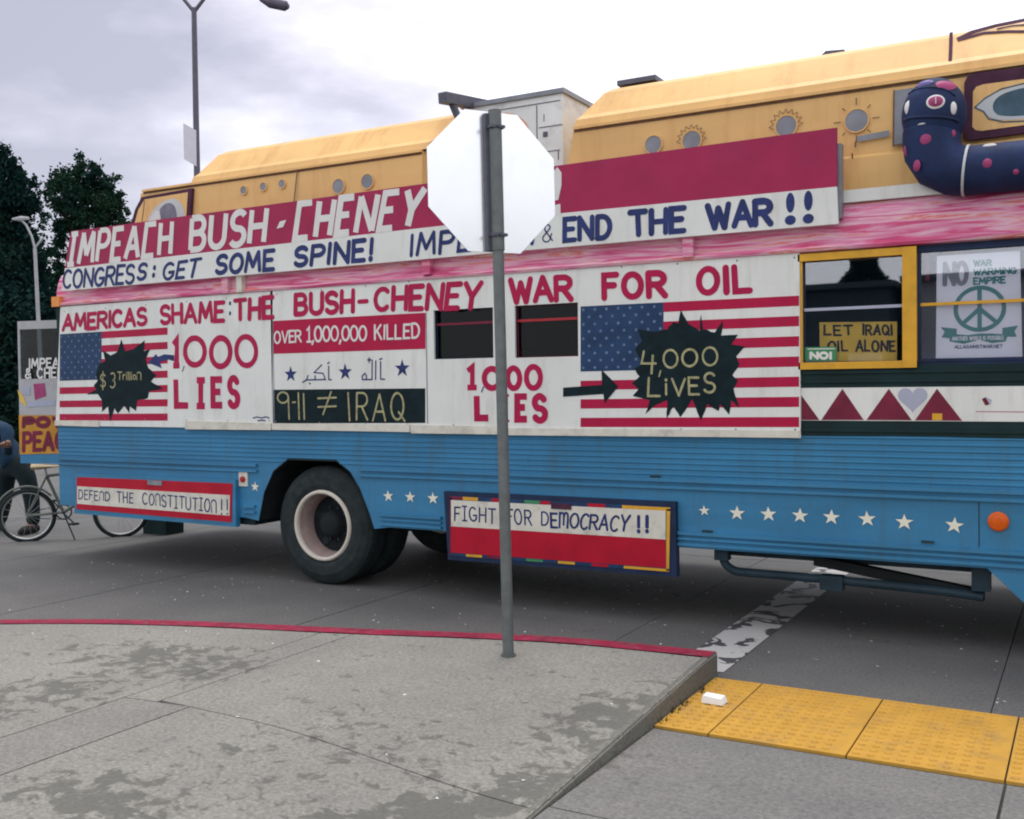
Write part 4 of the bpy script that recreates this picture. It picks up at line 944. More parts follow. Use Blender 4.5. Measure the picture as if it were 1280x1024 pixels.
# ------------------------------------------------------------------ sign boards hung on the bus
YP = Y0 - .022        # face of the big boards
BD = 'large hand-painted boards covering the bus side'
def big(name, label, pts, hs=()):
    t = thing(name, label, 'sign', (0, 0, 0)); pp = ccw(poly(pts, Y0)); cx_ = sum(p[0] for p in pp) / len(pp); t.location = (cx_, YP, min(p[1] for p in pp))
    t['group'] = BD
    if not hs: board('panel', pp, YP, .02, 'white', t)
    else:
        bm = MB(); h = hs[0]; xs_ = [p[0] for p in pp]; zs_ = [p[1] for p in pp]; x0, x1, z0, z1 = min(xs_), max(xs_), sum(sorted(zs_)[:2]) / 2, sum(sorted(zs_)[-2:]) / 2
        a, b, c_, d_ = h
        for q in ([(x0, z0), (a, z0), (a, z1), (x0, z1)], [(b, z0), (x1, z0), (x1, z1), (b, z1)], [(a, z0), (b, z0), (b, c_), (a, c_)], [(a, d_), (b, d_), (b, z1), (a, z1)]):
            bm.prism(q, YP, YP + .02)
        bm.mk('panel', 'white', t)
    return t
yL = YP - .0022
def TQ(Y, *p): return Quad(*poly(p, Y))
sA = big('sign_board', 'white board with black $3 Trillion burst, nearest the bus rear', [(78, 384), (343, 364), (343, 536), (72, 532)])
sB = big('sign_board', 'white board with OVER 1,000,000 KILLED flag, middle of the bus side', [(343, 363.8), (630.6, 336.8), (630.6, 542.5), (343, 536.5)], [holes[3]])
sC = big('sign_board', 'white board with black 4,000 LIVES burst, nearest the yellow window', [(631.4, 336.8), (1000.4, 317), (1001, 546.5), (631.4, 543.5)], [holes[4]])
# screw heads along the board edges
for par, xa, xb, ya, yb, yc, yd in ((sA, 84, 337, 389.5, 369, 523, 526), (sB, 349, 624, 368, 342, 527, 532), (sC, 637, 994, 341.5, 322.5, 536, 537)):
    for k in range(6):
        t_ = k / 5
        for (pa, pb) in ((ya, yb), (yc, yd)):
            p = pz(xa + (xb - xa) * t_, pa + (pb - pa) * t_); MB().lathe((p[0] + random.uniform(-.02, .02), YP, p[1]), (0, -1, 0), [(.007, 0), (.005, .003), (.0004, .0035)], 6).mk('screw', 'grey', par)
# edge trims along the bottom
for par, a, b in ((sA, (72, 525.5, 531.8), (127, 525.5, 533.5)), (sA, (235, 526, 536.5), (342, 529, 537.5)), (sB, (343.5, 529, 537), (515, 530.5, 540)), (sB, (517, 531, 541.5), (630, 533, 543)), (sC, (632, 535, 543.8), (1000, 538, 547))):
    board('bottom_trim', poly([(a[0], a[1]), (b[0], b[1]), (b[0], b[2]), (a[0], a[2])], Y0), YP - .012, .012, 'trim', par)
r = 'red'
text('AMERICAS', TQ(Y0, (80.5, 393), (187, 382.5), (187, 408.3), (79.5, 415.5)), .039, yL, r, sA, gap=.2)
text('SHAME', TQ(Y0, (202, 381), (284, 374.5), (284, 403.5), (202, 407.3)), .039, yL, r, sA, gap=.22)
for q in ([(290, 378.5), (290, 380.5)], [(290, 391), (290, 393)]): strokes([q], .022, yL, 'navy', sA, name='colon_dot')
text('THE', TQ(Y0, (294, 373.5), (345.5, 368.3), (345.5, 399.5), (294, 402.5)), .040, yL - .0012, r, sB, gap=.24)
text('BUSH', TQ(Y0, (369.5, 366.5), (446, 360.5), (446, 392.5), (369.5, 396.2)), .041, yL, r, sB)
strokes([[(451, 377.5), (461, 376.8)]], .034, yL, r, sB)
text('CHENEY', TQ(Y0, (468.5, 359), (607, 349.5), (601.5, 388), (468.5, 391)), .041, yL, r, sB)
text('WAR', TQ(Y0, (637, 347), (719, 342), (719, 377.5), (638.5, 381.5)), .042, yL, r, sC, gap=.2)
text('FOR', TQ(Y0, (753, 341), (836.5, 336.5), (837, 373.5), (753.5, 376.5)), .043, yL, r, sC, gap=.3)
text('OIL', TQ(Y0, (871, 333), (941, 329.5), (943, 367), (871, 371.5)), .043, yL, r, sC, gap=.3)
def flag(par, tl, tr, br, bl, cx_, cz_, rows, cols):
    q = TQ(Y0, tl, tr, br, bl)
    for k in range(0, 13, 2):
        v1_, v0 = 1 - k / 13, 1 - (k + 1) / 13; u0 = cx_ if k < 7 else 0
        flat('stripe', [q(u0, v0), q(1, v0), q(1, v1_), q(u0, v1_)], YP - .0012, 'flagred', par)
    cn = flat('canton', [q(0, 6 / 13), q(cx_, 6 / 13), q(cx_, 1), q(0, 1)], YP - .0014, 'canton', par)
    for i in range(rows):
        for j in range(cols):
            u = (j + .5 + (.25 if i % 2 else -.25)) / cols * cx_; v = 6 / 13 + (i + .5) / rows * 7 / 13
            if u < .01 or u > cx_ - .01: continue
            flat('star', starpts(q(u, v), .0145), YP - .0022, 'flagstar', cn)
flag(sA, (77.5, 418), (212, 409.6), (212, 525.8), (77, 525.8), .405, 0, 9, 6)
flag(sC, (727.5, 383.5), (1000, 370), (1000, 533.8), (727.5, 533.8), .405, 0, 9, 7)
def z1(p): return (60 + p[0] / 4.491, 380 + p[1] / 4.491)
def z4(p): return (320 + p[0] / 4, 330 + p[1] / 4)
def z6(p): return (620 + p[0] / 3.2, 330 + p[1] / 3.2)
b1 = [(423, 200), (445, 265), (490, 255), (555, 205), (550, 265), (585, 258), (560, 310), (575, 360), (620, 400), (590, 435), (655, 475), (580, 490), (570, 530), (515, 540), (505, 600), (470, 575), (470, 612), (440, 570), (405, 615), (385, 585), (362, 660), (350, 575), (315, 605), (315, 540), (290, 505), (230, 510), (285, 480), (270, 460), (290, 430), (280, 400), (300, 340), (335, 320), (320, 262), (365, 290), (400, 270)]
def rough(pts, k=2, j=2.0):
    o = []
    for i in range(len(pts)):
        a, b = pts[i], pts[(i + 1) % len(pts)]; o.append(a)
        for s in range(1, k): t = s / k; o.append((a[0] + (b[0] - a[0]) * t + random.uniform(-j, j), a[1] + (b[1] - a[1]) * t + random.uniform(-j, j)))
    return o
bu = flat('burst', poly([z1(p) for p in rough(b1, 3)], Y0), YP - .003, 'black', sA)
def txz(txt, Z, x0, y0, x1, y1, w, m, par, yo, gap=.24, dy=0, jit=.03, bt=False): return text(txt, TQ(Y0, Z((x0, y0)), Z((x1, y0 + dy)), Z((x1, y1 + dy)), Z((x0, y1))), w, YP - yo, m, par, gap=gap, jit=jit, butt=bt)
txz('$', z1, 305, 385, 338, 478, .012, 'tan', bu, .0045); txz('3', z1, 362, 380, 392, 472, .014, 'tan', bu, .0045)
txz('Trillion'.replace('T', 'T'), z1, 402, 378, 538, 428, .011, 'tan', bu, .0045, gap=.2)
flat('arrow', poly([z1(p) for p in [(720, 288), (665, 283), (630, 298), (618, 282), (575, 330), (650, 360), (640, 325), (690, 312), (720, 322)]], Y0), YP - .0036, 'navy', sA)
mb = None
txz('1', z1, 703, 182, 762, 364, .056, r, sA, .0022, bt=True); 
for (a, b, c_, d_) in ((768, 180, 902, 362), (913, 180, 1045, 368), (1061, 170, 1197, 362)): txz('0', z1, a, b, c_, d_, .050, r, sA, .0022)
strokes([[z1((776, 350)), z1((766, 378))]], .010, yL, 'navy', sA)
for ch, a, b, c_, d_ in (('L', 720, 408, 812, 592), ('|', 833, 404, 905, 588), ('E', 925, 406, 1004, 590), ('S', 1016, 398, 1090, 592)): txz(ch, z1, a, b, c_, d_, .056, r, sA, .0022, bt=(ch != 'S'))
strokes([[z1((1163, 640)), z1((1185, 634)), z1((1210, 640)), z1((1235, 633)), z1((1252, 640))], [z1((1190, 655)), z1((1215, 652)), z1((1230, 657))]], .010, yL, 'navy', sA, name='signature')
# Iraqi flag board
flat('flag_band', poly([z4((95, 286)), z4((856, 245)), z4((856, 425)), z4((95, 450))], Y0), YP - .0015, 'flagred', sB); fr_ = [o for o in COL.objects if o.name.startswith('flag_band')][-1]
fb = flat('flag_band', poly([z4((95, 629)), z4((855, 622)), z4((855, 795)), z4((95, 797))], Y0), YP - .0015, 'black', sB)
mb = MB(); x0, zz0 = pz(*z4((95, 286))); x1, zz1 = pz(*z4((95, 797))); mb.box(x0 - .006, x0, YP - .003, YP, zz1, zz0); x0, zz0 = pz(*z4((857, 245))); mb.box(x0, x0 + .007, YP - .003, YP, pz(*z4((857, 797)))[1], zz0); mb.mk('panel_edge_shade', 'grey', sB)  # grey strips: panel edge at left, painted shadow line at right
txz('OVER', z4, 99, 335, 240, 402, .016, 'bannerwhite', fr_, .003, gap=.2, dy=-9)
txz('1,000,000', z4, 262, 312, 566, 395, .018, 'bannerwhite', fr_, .003, gap=.14, dy=-8)
txz('KILLED', z4, 600, 304, 830, 384, .017, 'bannerwhite', fr_, .003, gap=.24, dy=-10)
for (a, b, c_) in ((183, 552, 42), (455, 541, 44), (740, 523, 47)):
    p = pz(*z4((a, b))); p2 = pz(*z4((a, b - c_))); flat('star', starpts(p, p2[1] - p[1], inner=.4), YP - .0022, 'navy', sB)
strokes([[z4(p) for p in s_] for s_ in ([(632, 490), (632, 575), (652, 577)], [(608, 485), (607, 577)], [(590, 482), (589, 578), (542, 578), (539, 562), (553, 547), (562, 560), (560, 577)], [(575, 470), (575, 492)], [(568, 480), (584, 480)], [(628, 478), (638, 474)])], .011, yL, 'navy', sB)
strokes([[z4(p) for p in s_] for s_ in ([(373, 512), (373, 578), (386, 579)], [(368, 497), (376, 493)], [(338, 505), (300, 543), (345, 547), (356, 578), (262, 580)], [(277, 597), (281, 599)], [(270, 558), (262, 580), (243, 592)], [(305, 560), (305, 578)])], .011, yL, 'navy', sB)
Z = z4
for grp in ((arc(145, 668, 27, 27, 0, 360, 16), [(172, 665), (176, 775)], [(194, 692), (207, 691)], [(222, 645), (226, 775)], [(248, 650), (252, 776)]), ([(320, 672), (410, 668)], [(320, 715), (410, 711)], [(385, 640), (345, 752)]), ([(470, 645), (478, 783)],)):
    strokes([[Z(p) for p in s_] for s_ in grp], .015, YP - .003, 'tan', fb)
txz('RAQ', z4, 508, 642, 756, 785, .016, 'tan', fb, .003, gap=.32)
# right-hand slogan
txz('1', z4, 1052, 500, 1120, 633, .042, r, sB, .0022, bt=True)
txz('0', lambda p: p, 604.5, 457, 630.3, 488.5, .042, r, sB, .0022); txz('0', z6, 43, 406, 112, 508, .042, r, sC, .0022); txz('0', z6, 118, 403, 195, 510, .042, r, sC, .0022)
strokes([[z4((1146, 615)), z4((1136, 640))]], .010, yL, 'navy', sB)
txz('L', z4, 1100, 645, 1186, 790, .050, r, sB, .0022, bt=True)
txz('|', lambda p: p, 631.8, 492, 640, 527.5, .018, r, sC, .0022, bt=True)
txz('E', z6, 80, 518, 143, 634, .050, r, sC, .0022, bt=True); txz('S', z6, 150, 516, 216, 638, .048, r, sC, .0022)
b2 = [(745, 185), (775, 240), (820, 268), (825, 203), (833, 262), (880, 275), (912, 228), (905, 287), (972, 284), (945, 322), (1000, 332), (965, 370), (978, 402), (950, 445), (972, 468), (955, 500), (977, 575), (945, 545), (937, 602), (900, 560), (895, 588), (850, 560), (825, 627), (790, 540), (742, 612), (715, 570), (688, 615), (690, 545), (650, 560), (603, 600), (620, 545), (553, 528), (575, 500), (548, 478), (580, 450), (560, 420), (590, 400), (562, 340), (590, 310), (572, 262), (640, 272), (690, 262), (715, 232), (735, 240)]
bu2 = flat('burst', poly([z6(p) for p in rough(b2, 3)], Y0), YP - .003, 'black', sC)
txz('4', z6, 583, 345, 648, 440, .016, 'tan', bu2, .0045)
for (a, b, c_, d_) in ((673, 340, 737, 420), (746, 337, 814, 412), (828, 333, 895, 412)): txz('0', z6, a, b, c_, d_, .015, 'tan', bu2, .0045)
strokes([[z6((664, 428)), z6((658, 450))]], .010, YP - .0045, 'tan', bu2)
for ch, a, b, c_, d_ in (('L', 608, 450, 663, 532), ('i', 680, 450, 692, 528), ('V', 708, 455, 768, 532), ('E', 774, 448, 822, 526), ('S', 833, 435, 885, 520)): txz(ch, z6, a, b, c_, d_, .016, 'tan', bu2, .0045)
flat('arrow', poly([z6(p) for p in [(275, 495), (430, 484), (428, 423), (495, 490), (440, 557), (436, 520), (275, 531)]], Y0), YP - .0038, 'black', sC)

# roof banner boards
YN = Y0 - .075
def banner(label, tl, tr, mr_, br, bl, ml_):
    t = thing('banner_board', label, 'banner', (0, 0, 0), 'long crimson and white boards along the roof edge'); a = poly([tl, tr, br, bl], YN); t.location = (sum(p[0] for p in a) / 4, YN, min(p[1] for p in a))
    board('red_band', poly([tl, tr, mr_, ml_], YN), YN, .02, 'bannerred', t)
    board('white_band', poly([ml_, mr_, br, bl], YN), YN - .001, .021, 'white', t)
    return t
n1 = banner('crimson and white board with big IMPEACH lettering along the rear roof edge', (88.3, 289.5), (613, 218.6), (613, 275.4), (613, 316.7), (77, 364), (81.2, 335.5))
n2 = banner('crimson and white banner board ending in END THE WAR beside the spotted worm', (613.6, 218.5), (1046, 159.5), (1046, 233.4), (1048, 279.8), (613.6, 316.6), (613.6, 275.2))
yB = YN - .0022; W_ = 'bannerwhite'
text('|MPEA[H', TQ(YN, (88, 290.5), (218.5, 272.5), (215.6, 320.5), (81.5, 335)), .050, yB, W_, n1, butt=True, gap=.26, jit=.012)
text('BUSH', TQ(YN, (238, 269), (338, 256), (332.2, 307), (235, 317)), .055, yB, W_, n1, gap=.26, jit=.015, butt=True)
flat('hyphen', poly([(346, 286), (350, 277), (358, 275), (354, 284)], YN), yB, W_, n1)
text('[HENEY', TQ(YN, (370, 250.5), (536, 231), (523, 286), (365, 303.5)), .055, yB, W_, n1, butt=True, gap=.28, jit=.012)
flat('exclamation_mark', poly([(692.5, 251), (690.5, 216), (697, 209), (702, 216), (702, 232), (698, 250)], YN), yB, W_, n2); flat('exclamation_mark', poly([(691, 270), (691, 257), (700.5, 255), (701, 269)], YN), yB, W_, n2)
flat('exclamation_mark', poly([(676, 253), (674, 218), (681, 211), (686, 218), (686, 234), (681, 252)], YN), yB, W_, n2)
yW = YN - .0035
text('CONGRES', TQ(YN, (79.5, 337.5), (171, 329), (168, 355.5), (77.8, 362.3)), .029, yW, 'navy', n1, gap=.2)
text('S', TQ(YN, (174, 329), (187, 327.5), (182, 351.5), (169.5, 352)), .030, yW, 'navy', n1)
for q in ([(193.5, 334), (193.3, 335.5)], [(192.3, 343.5), (192, 345)]): strokes([q], .036, yW, 'navy', n1, Y=YN, name='colon_dot')
text('GET', TQ(YN, (205, 328.3), (253.5, 321), (247, 347.5), (202.5, 351.5)), .030, yW, 'navy', n1, gap=.24)
text('SOME', TQ(YN, (271, 318), (345, 310), (344, 339), (267.5, 345)), .037, yW, 'navy', n1)
text('SPINE!', TQ(YN, (368.5, 308), (468.7, 295.8), (467, 328), (366, 335.3)), .038, yW, 'navy', n1, gap=.26)
text('IMPEACH', TQ(YN, (513, 292), (671, 275), (667, 306.5), (511, 322.5)), .030, yW, 'navy', n1, gap=.26)
text('&', TQ(YN, (677.5, 281.3), (691.5, 280), (691.5, 303), (677, 304)), .009, yW, 'navy', n2)
text('END', TQ(YN, (703, 271.5), (766.5, 266), (765, 299.5), (703, 305)), .037, yW, 'navy', n2, gap=.26)
text('THE', TQ(YN, (784.8, 263), (859.5, 256.3), (858, 292), (786, 297.5)), .038, yW, 'navy', n2, gap=.24)
text('WAR', TQ(YN, (881.4, 254), (967.5, 246.3), (967.5, 284), (884, 288.8)), .040, yW, 'navy', n2, gap=.18)
for (a, b, c_, d_, e_, f_) in ((988, 253.5, 5.6, 12.5, 988, 275.3), (1010.5, 251, 6, 12.5, 1010.5, 273.5)):
    p = pz(a, b, YN); s_ = (pz(a, b - d_, YN)[1] - p[1]); flat('exclamation_mark', disc(p, s_ * .43, s_, 16), yW, 'navy', n2)
    p = pz(e_, f_, YN); flat('exclamation_mark', disc(p, .034, .030, 14), yW, 'navy', n2)
mb = MB()
for (px, top, bot) in ((278, 345, 366), (530, 318, 343), (858, 294, 321)):
    p = pz(px, top, YN); q_ = pz(px, bot, YN); mb = MB(); mb.box(p[0] - .035, p[0] + .035, YN + .022, Y0 + .01, q_[1], p[1] + .08)
    mb.mk('support_block', 'streak', n1 if px < 600 else n2)
p = pz(296, 345, YN); MB().box(p[0] - .03, p[0] + .03, YN + .022, Y0 - .0, pz(296, 365, YN)[1], p[1] + .05).mk('support_block', 'trim', n1)
MB().box(-1.352, -1.33, YN + .03, YN + .10, 2.60, 3.05).mk('edge_post', 'grey', n2)

# lower painted boards
def lower1():
    Y = Y0 - .045
    t = thing('lower_sign', 'crimson bordered DEFEND THE CONSTITUTION board hung below the bus rear', 'sign', (-7.4, Y, .43), 'hand-lettered boards hung on the blue skirt')
    board('frame', poly([(94.6, 591.4), (294, 600), (295, 659), (92.8, 641.7)], Y), Y, .05, 'blue', t)
    board('red_field', poly([(96.5, 596.4), (290.8, 604.5), (289.7, 652.7), (96, 636.3)], Y), Y - .006, .008, 'signred', t)
    wb_ = board('white_field', poly([(97.3, 607.8), (288, 619), (287.5, 644.6), (97, 629.7)], Y), Y - .008, .004, 'trim', t)
    board('latch', poly([(186, 600), (203.5, 601.5), (203.5, 607), (186, 605.7)], Y), Y - .016, .012, 'grey', t)
    y = Y - .0095
    text('DEFEnD', TQ(Y, (99, 611.8), (138.5, 614.6), (138.5, 626.7), (99, 624.5)), .011, y, 'navy', wb_, gap=.28, jit=.04)
    text('THE', TQ(Y, (147, 613.2), (167.8, 615.5), (167.8, 629.5), (147, 628)), .012, y, 'navy', wb_, gap=.3, jit=.04)
    text('COnST|TUT|On', TQ(Y, (179, 615.5), (272, 624), (272, 641.8), (179, 630.3)), .012, y, 'navy', wb_, gap=.26, jit=.04)
    for x in (278, 285):
        text('!', TQ(Y, (x - 1.2, 623.5), (x + 1.2, 623.6), (x + 1.2, 644), (x - 1.2, 643.8)), .014, y, 'navy', wb_, jit=0)
lower1()
def lower2():
    Y = Y0 - .05
    t = thing('lower_sign', 'black framed FIGHT FOR DEMOCRACY board with multicoloured edging behind the sign post', 'sign', (-3.3, Y, .31), 'hand-lettered boards hung on the blue skirt')
    board('frame', poly([(554.6, 614.5), (844, 627.8), (846, 721.5), (560, 699.8)], Y), Y, .06, 'darknavy', t)
    board('edging', poly([(562.6, 619.8), (838.8, 634.2), (837, 715), (562.6, 694.2)], Y), Y - .005, .006, 'canton', t)
    def seg(x0, x1, top, m):
        if top: a0, a1 = 619.8 + (x0 - 562.6) * .0522, 619.8 + (x1 - 562.6) * .0522; hh = 4.6
        else: a0, a1 = 690.5 + (x0 - 562.6) * .0748, 690.5 + (x1 - 562.6) * .0748; hh = 3.6
        flat('edging_piece', poly([(x0, a0 + .3), (x1, a1 + .3), (x1, a1 + hh), (x0, a0 + hh)], Y), Y - .0062, m, t)
    for s_ in ((563, 579, 'maroon'), (579, 598, 'yelframe'), (615, 638, 'signred'), (656, 675, 'green'), (676, 688, 'signred'), (735, 757, 'signred'), (778, 838, 'yelframe')): seg(s_[0], s_[1], True, s_[2])
    for s_ in ((583, 603, 'yelframe'), (610, 630, 'maroon'), (658, 679, 'green'), (698, 719, 'yelframe'), (740, 761, 'signred'), (780, 837, 'yelframe')): seg(s_[0], s_[1], False, s_[2])
    flat('edging_piece', poly([(833.5, 636), (838, 636.3), (836.7, 714), (833, 713)], Y), Y - .0062, 'yelframe', t)
    flat('edging_piece', poly([(562.8, 622), (565, 622), (565, 693), (562.8, 693)], Y), Y - .0062, 'maroon', t)
    wf = board('white_field', poly([(564.6, 625), (832.5, 638.5), (832.5, 674.3), (564.6, 657.8)], Y), Y - .009, .004, 'trim', t)
    board('red_field', poly([(564.6, 657.9), (832.5, 674.4), (832.5, 709.8), (564.6, 690.6)], Y), Y - .009, .004, 'signred', t)
    board('latch', poly([(690, 628.6), (715, 630), (715, 637), (690, 635.8)], Y), Y - .016, .010, 'purpleline', t)
    y = Y - .0105
    text('F|GHT', TQ(Y, (568, 631.6), (621, 634.6), (621, 654.8), (568.5, 650.8)), .012, y, 'navy', wf, gap=.28, jit=.05)
    text('FOR', TQ(Y, (634, 635), (665, 636.4), (666, 657.4), (634, 655)), .012, y, 'navy', wf, gap=.28, jit=.05)
    text('D', TQ(Y, (677, 638.8), (687, 639), (687, 657.8), (677, 657)), .012, y, 'navy', wf, jit=0)
    text('EmOCRACY', TQ(Y, (689, 639.4), (791, 643.6), (786, 665.5), (689, 659.5)), .016, y, 'navy', wf, gap=.2, jit=.05)
    for x in (799, 809.5):
        text('!', TQ(Y, (x - 2, 643.2), (x + 2, 643.4), (x + 2, 667), (x - 2, 666.7)), .024, y, 'navy', wf, jit=0)
lower2()

# cards and poster behind the glass
Yp = Y0 + .042
def cards():
    t = thing('window_card', 'ochre LET IRAQI OIL ALONE card standing inside the yellow framed window', 'sign', (-1.3, Yp, 1.72))
    c_ = board('card', poly([(1024.3, 403), (1121.5, 402), (1121, 451), (1024.8, 451.5)], Yp), Yp, .006, 'cardyel', t)
    y = Yp - .0015; Zr = lambda p: (980 + p[0] / 3.657, 280 + p[1] / 3.657)
    def tt(s, x0, y0, x1, y1, w=.013): text(s, TQ(Yp, Zr((x0, y0)), Zr((x1, y0)), Zr((x1, y1)), Zr((x0, y1))), w, y, 'cardink', t, gap=.3, jit=.05)
    tt('LET', 180, 460, 320, 512); tt('IRAQI', 356, 456, 500, 510); tt('OIL', 196, 532, 295, 586); tt('ALONE', 325, 530, 512, 586)
    Ys = Y0 + .022
    t = thing('window_sticker', 'small green NO! sticker in the lower left corner of the yellow framed window', 'sticker', (-1.45, Ys, 1.72))
    board('card', poly([(1004.6, 434), (1045.8, 433.5), (1045.4, 451), (1004.6, 451.2)], Ys), Ys, .002, 'green', t)
    text('NO!', TQ(Ys, Zr((116, 583)), Zr((222, 583)), Zr((222, 621)), Zr((116, 621))), .016, Ys - .001, 'bannerwhite', t, jit=.01)
    strokes([[Zr((108, 572)), Zr((232, 570))]], .006, Ys - .001, 'bannerwhite', t, Y=Ys, name='small_print')
    t = thing('peace_poster', 'white poster with teal peace symbol and ribbon behind the right window', 'poster', (-.6, Yp, 1.74))
    board('sheet', poly([(1171, 320), (1275, 313.5), (1278, 447), (1169.8, 448)], Yp), Yp, .003, 'poster', t)
    text('NO', TQ(Yp, (1178, 327), (1212, 326), (1211, 358), (1178, 358.5)), .026, y, 'grey', t, gap=.2, label='grey NO lettering')
    text('WAR', TQ(Yp, (1216.5, 325), (1240, 324), (1240, 332.7), (1216.5, 333.5)), .009, y, 'teal', t, gap=.2)
    text('WARMING', TQ(Yp, (1216.5, 336), (1271, 333.4), (1271, 342.5), (1216.5, 345)), .009, y, 'teal', t, gap=.2)
    text('EMPIRE', TQ(Yp, (1216.5, 347), (1257.5, 345), (1257.5, 354.5), (1216.5, 356.5)), .009, y, 'teal', t, gap=.2)
    c_ = pz(1224.5, 386, Yp); R_ = .122
    ring = [(c_[0] + R_ * 1.05 * math.cos(2 * PI * k / 40), c_[1] + R_ * math.sin(2 * PI * k / 40)) for k in range(41)]
    st = [ring, [(c_[0], c_[1] + R_), (c_[0], c_[1] - R_)], [c_, (c_[0] - R_ * .76, c_[1] - R_ * .7)], [c_, (c_[0] + R_ * .76, c_[1] - R_ * .7)]]
    strokes(st, .024, y, 'teal', t, name='peace_symbol', pix=False)
    rb = poly([(1176, 409), (1196, 411), (1196, 418), (1210, 419), (1224, 417), (1240, 417), (1253, 418), (1253, 410), (1273, 407), (1268, 414), (1271, 421), (1259, 421), (1257, 427), (1240, 429), (1224, 425), (1205, 430), (1187, 427), (1187, 423), (1177, 422), (1181, 415)], Yp)
    flat('ribbon', rb, y - .0008, 'teal', t)
    text('ANOTHER WORLD IS POSSIBLE', TQ(Yp, (1190, 420.8), (1255, 419.6), (1255, 424.6), (1190, 426.3)), .0035, y - .0016, 'poster', t, gap=.25, jit=0)
    text('AllAgainstWar.net'.upper(), TQ(Yp, (1193, 431.5), (1253.5, 430.5), (1253.5, 435.3), (1193, 436)), .004, y, 'navy', t, gap=.22, jit=0)
    t = thing('hanging_ornament', 'dark red post with small heart shaped ornament inside the right window', 'ornament', (-.85, Yp + .06, 2.1))
    p = pz(1158, 330, Yp); MB().box(p[0] - .012, p[0] + .012, Yp + .03, Yp + .05, 2.20, 2.36).mk('post', 'maroon', t)
    flat('pendant', poly([(1163, 318), (1175, 317), (1172, 328), (1166, 334), (1162, 327)], Yp), Yp + .03, 'canton', t)
cards()

# ------------------------------------------------------------------ spotted worm sculpture
wm = thing('worm_sculpture', 'navy worm sculpture with pink spots and cartoon face curling up the ochre van side', 'sculpture', (-.8, 6.48, 2.68))
YW = 6.53
P = []
def wpt(x, z_): return Vector((x, YW, z_))
path = [(2.2, 2.83), (1.2, 2.82), (.4, 2.815), (-.3, 2.81), (-.62, 2.812)]
mb = MB(); mb.tube([wpt(*p) for p in path] + [wpt(-.635, 2.812), wpt(-.70, 2.822), wpt(-.775, 2.87), wpt(-.815, 2.945), wpt(-.822, 3.0), wpt(-.822, 3.06)], [.138] * 5 + [.140, .146, .156, .160, .160, .158], 32, cap=False)
body = mb.mk('body', 'worm', wm, smooth=True)
hd = MB(); hd.tube([wpt(-.822, 3.055), wpt(-.820, 3.09), wpt(-.812, 3.13)], [.158, .150, .156], 28, cap=False); hd.ell(wpt(-.808, 3.15), (.178, .17, .215), 32, 20); hd.mk('head', 'worm', wm, smooth=True)
head = [o for o in COL.objects if o.name.startswith('head')][-1]
# mouth ridge (visor edge)
def onhead(px, py, off=.004):
    # point on head/body surface by its ray
    d = Vector(ray(px, py)); o = Vector((0, 0, HC)); c = wpt(-.808, 3.15); r_ = Vector((.178, .17, .215))
    A_ = sum((d[i] / r_[i]) ** 2 for i in range(3)); B_ = sum(2 * (o[i] - c[i]) * d[i] / r_[i] ** 2 for i in range(3)); C_ = sum(((o[i] - c[i]) / r_[i]) ** 2 for i in range(3)) - 1
    D_ = B_ * B_ - 4 * A_ * C_
    if D_ < 0: return None
    t = (-B_ - math.sqrt(D_)) / (2 * A_); p = o + d * t; n_ = Vector([(p[i] - c[i]) / r_[i] ** 2 for i in range(3)]).normalized(); return p + n_ * off, n_
def patch(name, p, n_, rx_, rz_, m, par, depth=.006):
    u = Vector((0, 0, 1)).cross(n_).normalized(); w = n_.cross(u); mb = MB(); seg = 20
    mb.V = [p + n_ * depth] + [p + u * rx_ * math.cos(2 * PI * k / seg) * f + w * rz_ * math.sin(2 * PI * k / seg) * f - n_ * (0 if f < .9 else .008) + n_ * (depth * .6 if f < .9 else 0) for f in (.6, 1) for k in range(seg)]
    mb.F = [[0, 1 + k, 1 + (k + 1) % seg] for k in range(seg)] + [[1 + k, 1 + seg + k, 1 + seg + (k + 1) % seg, 1 + (k + 1) % seg] for k in range(seg)]
    return mb.mk(name, m, par, smooth=True)
for nm, ln, rr_ in (('mouth_ridge', [(1130, 151), (1136, 148), (1146, 146.5), (1158, 146), (1170, 146), (1182, 147), (1192, 149), (1198, 152)], .009), ('brow_line', [(1136, 118), (1142, 113), (1152, 110), (1164, 109), (1176, 110.5), (1187, 114.5), (1194, 120)], .006)):
    hp_ = [onhead(*q, off=.001) for q in ln]; hp_ = [q[0] for q in hp_ if q]
    if len(hp_) > 2: MB().tube(hp_, rr_, 8).mk(nm, 'darknavy', head, smooth=True)
for nm, px, py, a, b, m_ in (('eye', 1133.5, 134, .020, .040, 'bannerwhite'), ('eye', 1192.5, 135, .021, .038, 'bannerwhite'), ('medallion', 1169.5, 127, .050, .042, 'bannerwhite'), ('crown_patch', 1183, 106, .062, .040, 'pink'), ('crown_patch', 1156, 104, .050, .026, 'wormcap')):
    h = onhead(px, py)
    if h:
        o = patch(nm, h[0], h[1], a, b, m_, head)
        if nm == 'medallion': patch('medallion_centre', h[0] + h[1] * .006, h[1], .040, .033, 'pink', head); mb = MB(); q_ = h[0] + h[1] * .016; mb.tube([q_ + Vector((0, 0, -.02)), q_ + Vector((0, 0, .02))], .003, 6); mb.mk('medallion_mark', 'bannerwhite', head)
